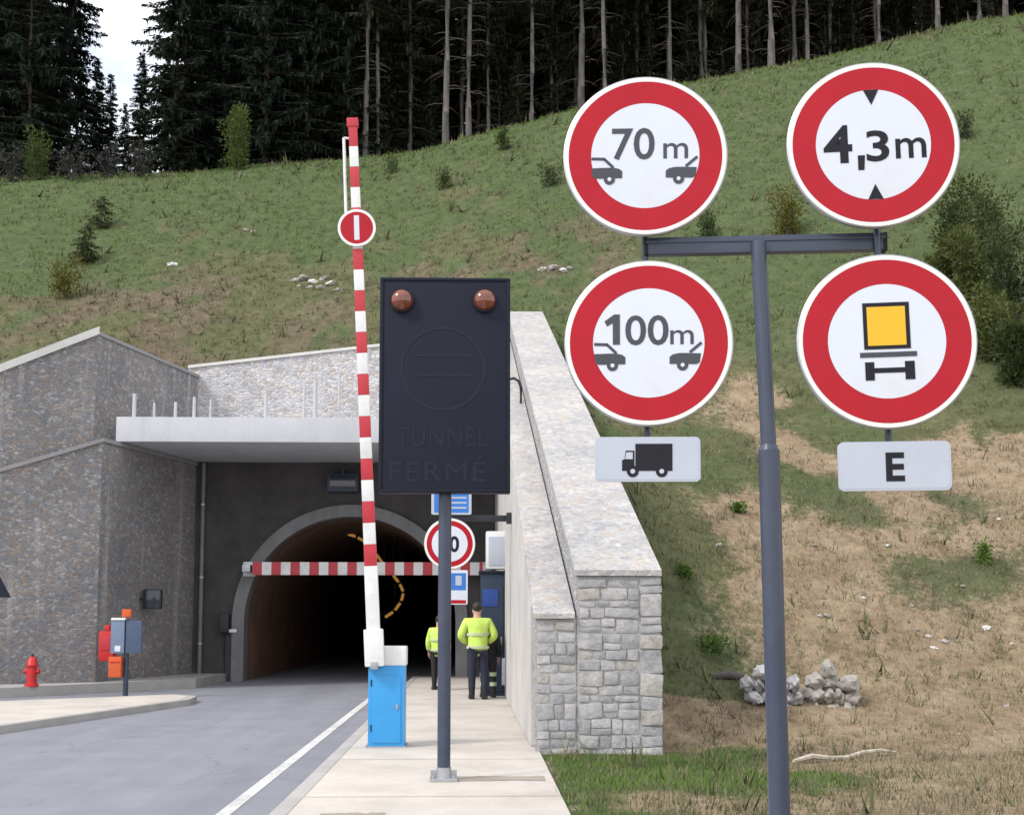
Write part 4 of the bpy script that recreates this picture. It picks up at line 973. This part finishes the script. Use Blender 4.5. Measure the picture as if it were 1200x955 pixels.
# ------------------------------------------------------------------ vegetation
def kite(V, Fc, p, d, ln_, wd, nrm):
    s = d.cross(nrm).normalized() * wd * .5; o = len(V)
    V += [tuple(p), tuple(p + d * ln_ * .45 + s), tuple(p + d * ln_), tuple(p + d * ln_ * .45 - s)]; Fc.append((o, o + 1, o + 2, o + 3))
def fmesh(name, V, Fc, mat):
    me = bpy.data.meshes.new(name); me.from_pydata(V, [], Fc); me.materials.append(mat); me.update(); return me
def spruce_meshes(h, c0, rad, seed, mat, step=.5, leaf=.42, bark=None, tr=.17, stubs=True, dens=1.0):
    rn = random.Random(seed); V, Fc = [], []; tk = MB()
    npt = 9; pts = [(.05 * math.sin(k * 1.3 + seed), .05 * math.cos(k * 1.1 + seed), h * k / (npt - 1)) for k in range(npt)]
    pts[0] = (0, 0, -.4)
    tk.tube(pts, [tr * (1 - .93 * k / (npt - 1)) * (1.25 if k == 0 else 1) for k in range(npt)], 9)
    z = c0
    while z < h - .2:
        f = (z - c0) / (h - c0); Lm = (rad * (1 - f) ** .75 + .2) * rn.uniform(.75, 1.1)
        if f < .12: Lm *= .55 + .45 * f / .12
        nb = rn.randint(5, 7)
        for b_ in range(nb):
            a = rn.uniform(0, 2 * math.pi); Lb_ = Lm * rn.uniform(.6, 1.12); dr = rn.uniform(.22, .5) * (1 - .6 * f)
            ca_, sa_ = math.cos(a), math.sin(a)
            def bp_(t): return Vector((ca_ * Lb_ * t, sa_ * Lb_ * t, z - dr * Lb_ * t + .22 * dr * Lb_ * t * t * 1.6))
            tk.tube([bp_(.0), bp_(.5), bp_(.92)], [max(.008, .014 * Lb_), .009 * Lb_, .004], 4)
            n_ = max(3, int(Lb_ / (.17 / dens)))
            for k in range(n_):
                t = .15 + .85 * (k + rn.random()) / n_; p = bp_(t); dirb = Vector((ca_, sa_, -dr * .6))
                for s in (-1, 1):
                    side = Vector((-sa_ * s, ca_ * s, 0)); d = (dirb * rn.uniform(.4, .9) + side * rn.uniform(.5, 1.0) + Vector((0, 0, rn.uniform(-.75, .05)))).normalized()
                    kite(V, Fc, p, d, leaf * rn.uniform(.6, 1.3) * (1.15 - .5 * t), leaf * .34, Vector((rn.uniform(-.5, .5), rn.uniform(-.5, .5), 1)).normalized())
                if rn.random() < .5:
                    kite(V, Fc, p, Vector((rn.uniform(-.3, .3), rn.uniform(-.3, .3), -1)).normalized(), leaf * rn.uniform(.7, 1.3), leaf * .24, Vector((ca_, sa_, .1)))
        z += step * rn.uniform(.7, 1.3)
    if stubs and c0 > 3:
        for k in range(int(c0 * 3)):
            zz = rn.uniform(1.8, c0); a = rn.uniform(0, 6.28); l_ = rn.uniform(.3, 1.6)
            tk.tube([(0, 0, zz), (math.cos(a) * l_ * .6, math.sin(a) * l_ * .6, zz - l_ * .1), (math.cos(a) * l_, math.sin(a) * l_, zz - l_ * .3)], [.02, .014, .006], 4)
    return tk.mesh('trunk', bark or M['bark'], 50), fmesh('crown', V, Fc, mat)
def tree_proto(name, label, group, *a, **k):
    t_, c_ = spruce_meshes(*a, **k)
    return name, label, group, t_, c_
def plant(pr, loc, rz, sc, label=None, cat='tree'):
    name, lab, group, tm, cm = pr
    t = thing(name, label or lab, cat, loc, (0, 0, rz), group); t.scale = (sc, sc, sc * random.uniform(.92, 1.1))
    link('trunk', tm, t); link('crown', cm, t); return t
dense = [tree_proto('spruce_tree', 'dense dark spruce with branches to the ground at the meadow edge', 'dense spruces along the left of the forest edge', 23, .5, 3.4, s, M['needles'], step=.36, leaf=.5, dens=1.5) for s in (1, 2, 3)]
poles = [tree_proto('spruce_tree', 'tall spruce with a bare trunk at the forest edge', 'bare trunked spruces along the forest edge', 24, 10 + s, 2.6, 20 + s, M['needles2'], bark=M['pbark'], tr=.2, leaf=.5, step=.55) for s in (0, 1)]
poled = [tree_proto('spruce_tree', 'dark trunked spruce standing in the shaded forest behind the edge', 'spruces in the shade inside the forest', 23, 7 + s, 2.8, 30 + s, M['needles2'], tr=.17, leaf=.5, step=.5) for s in (0, 2)]
back_ = [tree_proto('spruce_tree', 'dense spruce closing the dark forest behind the trunks', 'dense spruces at the back of the forest', 25, .4, 3.6, 40 + s, M['needles2'], step=.48, leaf=.6) for s in (0, 1)]
under = [tree_proto('spruce_tree', 'young shade spruce growing low between the bare forest trunks', 'young spruces among the forest trunks', 18, .3, 3.6, 60 + s, M['needles2'], step=.5, leaf=.6) for s in (0, 1)]
def onhill(x, y): return Vector((x, y, terr(x, y) - .1))
def pxX(px, Y): return (px - VX) / F * Y * 1.0
# front row at left, standing clear of the sky gap near px 110-150
for i, (px, Y, sc) in enumerate(((-75, 63, 1.0), (-28, 66, 1.05), (22, 63.5, .92), (70, 66.5, .8), (196, 64, .86), (118, 69, .36), (136, 67, .27), (154, 68, .4), (102, 68, .42), (255, 66, 1.0), (305, 63.6, 1.0), (352, 65, .95), (398, 66.5, 1.0),
                                 (-120, 64, 1), (-10, 72, 1.1), (230, 71, 1.1), (285, 72, 1.1), (335, 71, 1.1), (385, 72, 1.1), (440, 70, 1.0))):
    plant(dense[i % 3], onhill(pxX(px, Y), Y), random.uniform(0, 6.28), sc)
for i, (px, Y, sc) in enumerate(((424, 65, .9), (437, 66, .8), (520, 63.5, 1.0), (548, 64, .9), (571, 68.5, .7), (624, 65.5, .8), (684, 66, 1.1), (712, 65, .8), (793, 67, .85), (836, 69, .9),
                                 (877, 66, 1.0), (917, 64.5, 1.1), (962, 68, .8), (1052, 66, .75), (1125, 64.5, .8), (1178, 66, .8), (1210, 65, .9), (1250, 66, .9))):
    plant(poles[i % 2], onhill(pxX(px, Y), Y), random.uniform(0, 6.28), sc)
for i, (px, Y, sc) in enumerate(((448, 67.5, .5), (476, 69, .62), (502, 68.5, .46), (585, 69.5, .6), (607, 68, .4), (655, 69, .55), (735, 69.5, .6), (768, 68.5, .42), (815, 69, .5), (858, 70, .55), (896, 69, .4), (940, 70, .55), (985, 69.5, .5), (1020, 69, .45), (1075, 70, .5), (1105, 69, .4), (1150, 70, .5), (1195, 69, .45))):
    plant(under[i % 2], onhill(pxX(px, Y), Y), random.uniform(0, 6.28), sc)
for row, Y in enumerate((69, 73, 78)):
    px = 420 + row * 13
    while px < 1420:
        jx = px + random.uniform(-14, 14); plant(poled[row % 2], onhill(pxX(jx, Y), Y + random.uniform(-1.3, 1.3)), random.uniform(0, 6.28), random.uniform(.85, 1.15)); px += 58
for row, Y in enumerate((76, 82, 88)):
    px = (-140, -110, -125)[row]
    while px < 1480:
        if not 50 < px < 205: plant(back_[row % 2], onhill(pxX(px, Y), Y + random.uniform(-1, 1)), random.uniform(0, 6.28), random.uniform(.9, 1.15))
        px += 52
# small conifers and shrubs on the slope
def shrub_meshes(h, r, seed, mat, n=900, leaf=.11, stems=7, bark=None):
    rn = random.Random(seed); V, Fc = [], []; tk = MB(); cl = []
    for k in range(stems):
        a = rn.uniform(0, 6.28); rr_ = r * rn.uniform(.15, .85); hh_ = h * rn.uniform(.55, 1.0)
        e = Vector((math.cos(a) * rr_, math.sin(a) * rr_, hh_)); tk.tube([(0, 0, -.1), e * .5 + Vector((0, 0, hh_ * .08)), e], [.03 * h * .4, .016 * h * .5, .004], 5)
        cl += [(e, r * .36), (e * .72, r * .42), (e * .42 + Vector((0, 0, .05)), r * .42), (Vector((e.x * .7, e.y * .7, e.z * .2)), r * .4)]
    for k in range(n):
        c_, cr = rn.choice(cl); d = Vector((rn.gauss(0, 1), rn.gauss(0, 1), rn.gauss(0, 1))).normalized()
        p = c_ + d * cr * rn.random() ** .5; p.z = max(.02, p.z)
        kite(V, Fc, p, (d + Vector((0, 0, .4))).normalized(), leaf * rn.uniform(.6, 1.3), leaf * .45, Vector((rn.gauss(0, 1), rn.gauss(0, 1), rn.gauss(0, 1))).normalized())
    return tk.mesh('stem', bark or M['bark'], 50), fmesh('leaves', V, Fc, mat)
def shrub(label, px, py, hpx, wpx, seed, mat, n=900, name='shrub', cat='shrub', leaf=.11, group=None, bark=None):
    g = hit(px, py); h = hpx / F * g.y; r = wpx / 2 / F * g.y
    a, b_ = shrub_meshes(h, r, seed, mat, n, leaf, 7, bark); t = thing(name, label, cat, g, None, group)
    link('stem', a, t); link('leaves', b_, t); return t
def sapling(label, px, py, hpx, wpx, seed, mat):
    g = hit(px, py); h = hpx / F * g.y; r = wpx / 2 / F * g.y
    a, b_ = spruce_meshes(h, .08, r, seed, mat, step=.11, leaf=.16, tr=.03, stubs=False, dens=2.2); t = thing('young_conifer', label, 'tree', g)
    link('trunk', a, t); link('crown', b_, t)
sapling('small dark conifer highest of three above the left walls', 119, 268, 46, 34, 3, M['shrubdark'])
sapling('small conifer in the middle of three above the left walls', 101, 308, 50, 38, 4, M['shrubdark'])
shrub('yellowish round bush lowest of three above the left walls', 77, 350, 46, 46, 5, M['shrubyel'], 1200)
shrub('pale green feathery bush at the forest edge left of the boom', 280, 200, 74, 54, 6, M['shrublight'], 2600, leaf=.16)
shrub('yellowish bush at the foot of the far left spruces', 42, 212, 60, 40, 7, M['shrublight'], 1500, leaf=.15)
shrub('low bush beside the boom top on the meadow', 459, 205, 28, 26, 8, M['shrublight'], 500)
shrub('low olive bush on the meadow above the dark panel', 522, 222, 26, 30, 9, M['shrubdark'], 600)
sapling('small yellow green conifer by the forest edge, left of the 70 m sign', 590, 176, 34, 22, 10, M['shrublight'])
shrub('low bush just left of the 70 m sign', 644, 220, 30, 32, 11, M['shrubdark'], 600)
shrub('olive bush between the 70 m and 4,3m signs', 924, 280, 62, 56, 12, M['shrubyel'], 1500)
shrub('small olive bush right of the 70 m sign foot', 828, 285, 40, 40, 13, M['shrubdark'], 800)
for k, (px, py, hp, wp, lab, mt_) in enumerate((
    (1112, 318, 100, 84, 'broad dark green bush touching the right rim of the 4,3m sign', 'shrubdark'), (1160, 300, 96, 84, 'dark bush at the right edge, beside the 4,3m sign and topmost there', 'shrubmid'),
    (1145, 352, 84, 78, 'lighter olive bush in the middle of the thicket at the right edge', 'shrubmid'), (1185, 380, 120, 80, 'tall olive bush at the very right edge above the yellow vehicle sign', 'shrubdark'),
    (1165, 425, 84, 74, 'lowest dark bush of the right edge thicket, beside the yellow vehicle sign', 'shrubmid'), (1098, 352, 60, 54, 'low olive bush just above the rim of the yellow vehicle sign', 'shrubmid'), (1200, 455, 70, 60, 'small bush at the right edge level with the foot of the vehicle sign', 'shrubdark'))):
    shrub(lab, px, py, hp, wp, 140 + k, M[mt_], 2600, leaf=.14)
shrub('dark small bush right beside the 4,3m sign rim', 1133, 165, 34, 22, 17, M['shrubdark'], 500)
for k, (px, py, hp, wp) in enumerate(((12, 214, 40, 50), (85, 212, 34, 60), (128, 209, 36, 46), (166, 207, 30, 44))):
    shrub('leafless grey bush at the foot of the spruces at left', px, py, hp, wp, 50 + k, M['twigs'], 700, 'bare_bush', 'shrub', .16, 'grey bushes along the left forest edge')
for k, (px, py, hp, wp, lab) in enumerate(((1152, 660, 26, 30, 'bright green tuft on the bare earth at far right'), (865, 605, 12, 20, 'small green tuft left of the thick mast top'), (835, 770, 18, 52, 'low green weed clump above the left stone block'), (806, 680, 16, 30, 'low green weeds halfway down beside the wing wall'))):
    shrub(lab, px, py, hp, wp, 70 + k, M['grassgreen'], 500, 'weed_clump', 'plant', .06)

# rocks, stone blocks, plank
def rock_mesh(seed, mat, flat=.7):
    bm = bmesh.new(); bmesh.ops.create_icosphere(bm, subdivisions=3, radius=1)
    for v_ in bm.verts:
        n_ = noise.fractal(v_.co * 1.1 + Vector((seed * 5.1, 0, 0)), .7, 2, 4); v_.co *= 1 + .45 * n_; v_.co.z *= flat
        q = .35; v_.co.x = round(v_.co.x / q) * q * .4 + v_.co.x * .6; v_.co.z = round(v_.co.z / q) * q * .4 + v_.co.z * .6
    me = bpy.data.meshes.new('rock'); bm.to_mesh(me); bm.free(); me.materials.append(mat); return me
rocks = [rock_mesh(k, M['rock'] if k % 2 else M['rockw']) for k in range(6)]
def rock(px, py, wpx, k, label, group):
    g = hit(px, py); o = link('rock', rocks[k % 6]); o.location = g; s = wpx / 2 / F * g.y; o.scale = (s, s * .8, s * .7); o.rotation_euler = (random.uniform(-.3, .3), random.uniform(-.3, .3), random.uniform(0, 6)); tag(o, label, 'rock', group)
for k, (px, py, w_) in enumerate(((345, 330, 10), (356, 328, 16), (368, 331, 14), (380, 327, 12), (388, 334, 13), (395, 341, 8), (362, 338, 9), (375, 339, 12), (350, 336, 7))):
    rock(px, py, w_, k, 'pale broken rock in the outcrop on the slope left of the boom', 'rocks of the outcrop left of the boom')
for k, (px, py, w_) in enumerate(((636, 318, 12), (648, 316, 16), (660, 319, 12), (668, 316, 9))):
    rock(px, py, w_, k, 'pale rock on the slope left of the signs, above the wing wall', 'rocks above the wing wall')
for k, (px, py, w_) in enumerate(((203, 312, 14), (288, 272, 9), (297, 273, 7))):
    rock(px, py, w_, k, 'lone pale rock on the meadow left of the boom', 'lone rocks on the left meadow')
for k, (px, py, w_) in enumerate(((1088, 750, 8), (1108, 755, 11), (1095, 762, 9), (1075, 742, 8), (1156, 742, 12), (970, 727, 10), (962, 724, 7), (842, 640, 9), (1186, 760, 8), (1128, 690, 7), (1040, 640, 6), (1180, 830, 9), (905, 690, 7), (1068, 712, 7), (1012, 706, 8), (955, 640, 6), (1170, 610, 7), (1100, 600, 6))):
    rock(px, py, w_, k, 'small whitish stone lying on the bare earth bank at right', 'stones scattered on the earth bank')
def block(px0, px1, pyb, pyt, label, seed):
    rn = random.Random(seed); g = hit((px0 + px1) / 2, pyb); wd = (px1 - px0) / F * g.y; hh_ = (pyb - pyt) / F * g.y
    t = thing('stone_heap', label, 'stones', g); nC_ = max(2, int(wd / .16)); nR = 3
    core = MB().box((0, .14, hh_ * .3), (wd * .75, .2, hh_ * .6), bev=.05); core.build('core', M['rock'], t)
    q = MB()
    z = -.2
    for r_ in range(4):
        x = -wd / 2 + rn.uniform(-.06, .03); hz = hh_ * rn.uniform(.24, .36)
        while x < wd / 2 - .04:
            ww = rn.uniform(.11, .27)
            if not (r_ == 3 and rn.random() < .6):
                sx, sy, sz = ww * rn.uniform(.5, .66), rn.uniform(.12, .2), hz * rn.uniform(.5, .68); ctr = Vector((x + ww / 2, rn.uniform(-.06, .06), z + hz * .5)); rm = Matrix.Rotation(rn.uniform(-.4, .4), 3, 'Y') @ Matrix.Rotation(rn.uniform(-.6, .6), 3, 'Z')
                rb = rocks[rn.randrange(6)]; q.add([ctr + rm @ Vector((v_.co.x * sx, v_.co.y * sy, v_.co.z * sz / .7)) for v_ in rb.vertices], [tuple(f_.vertices) for f_ in rb.polygons])
            x += ww
        z += hz
    q.build('stones', M['rock'] if seed == 2 else M['blocks'], t, 40)
block(872, 930, 826, 782, 'low heap of broken grey stones partly behind the mast foot', 1)
block(945, 1000, 826, 780, 'low heap of broken pale stones right of the mast', 2)
a = hit(930, 897); b_ = hit(1050, 883); mid = (a + b_) / 2 + Vector((0, 0, .05))
pts = [a + (b_ - a) * k / 6 - mid + Vector((0, 0, .04 + .03 * math.sin(k * 1.7))) + Vector((0, .03 * math.sin(k * 2.1), 0)) for k in range(7)]
tag(MB().tube(pts, [.02, .035, .03, .032, .026, .022, .01], 7).build('branch', M['wood'], None, 50, mid), 'bleached branch lying on the bare earth right of the mast', 'branch')
a = hit(835, 797); b_ = hit(872, 800); tag(MB().tube([(-.25, 0, .05), (0, .02, .07), (.25, 0, .04)], [.05, .06, .05], 8).build('log', M['bark'], None, 50, (a + b_) / 2), 'short brown log lying left of the stone stubs', 'log')

# grass: stuff, three tones, blades from the same cover masks
def grass(name, mat, want, n, blade, seed):
    rn = random.Random(seed); V, Fc = [], []; cnt = 0; tries = 0
    while cnt < n and tries < n * 6:
        tries += 1
        if rn.random() < .42:
            y = rn.uniform(8.5, 24); x = rn.uniform(.84, .46 * y + 2)
        else:
            y = 24 + 39 * rn.random() ** 1.2; x = rn.uniform(-.42 * y - 1, .48 * y + 1)
        if x < 2.4 - .022 * (y - 15) and 14.75 < y < 36.2 and x > -9.6: continue
        if x < .84 or not keep(x, y):
            if y < 36.3: continue
        if x < -8 and y < 36 and not keep(x + .8, y - .3): continue
        s_, g_, b2 = masks(x, y)
        p_ = want(s_, g_, b2)
        if rn.random() > p_: continue
        z = terr(x, y); sc = (blade if y < 24 else blade * (1.1 + (y - 24) / 45)) * rn.uniform(.5, 1.25); cnt += 1
        wdt = .055 + .0016 * max(0, y - 15)
        for k in range(4):
            a = rn.uniform(0, 6.28); le = Vector((math.cos(a), math.sin(a), 0)); o = len(V); bx_ = Vector((x + rn.gauss(0, .05), y + rn.gauss(0, .05), z - .015)); wv = Vector((-le.y, le.x, 0)) * sc * wdt
            tipv = bx_ + le * sc * rn.uniform(.2, .8) + Vector((0, 0, sc * rn.uniform(.5, 1)))
            V += [tuple(bx_ - wv), tuple(bx_ + wv), tuple(tipv)]; gn = (2 * wv).cross(tipv - bx_ + wv); Fc.append((o, o + 1, o + 2) if gn.y - .3 * gn.z < 0 else (o + 2, o + 1, o))
    gm = fmesh(name, V, Fc, mat); gm.polygons.foreach_set('use_smooth', [True] * len(Fc)); gm.normals_split_custom_set_from_vertices([(0, -.35, .94)] * len(V)); struct(link(name, gm), 'stuff')
    o = bpy.data.objects[name]; return o
o = grass('grass', M['grassgreen'], lambda s, g, b2: (g ** 1.5) * (1 - s) , 24000, .085, 1); o['label'] = 'fresh green grass on the meadow and by the pavement'
o = grass('olive_grass', M['grassmid'], lambda s, g, b2: .15 + .8 * (1 - s) * (1 - g), 22000, .12, 2); o['label'] = 'short olive grass over the hillside'
o = grass('dry_grass', M['grassdry'], lambda s, g, b2: .08 + .16 * s + .25 * b2, 12000, .10, 3); o['label'] = 'dry straw coloured grass over earth and slope'

o = grass('tall_grass', M['grassmid'], lambda s, g, b2: .12 * (1 - .7 * s) * (1 if b2 > .3 else .5), 1500, .30, 5); o['label'] = 'taller tufts of olive grass and weeds over the slope'
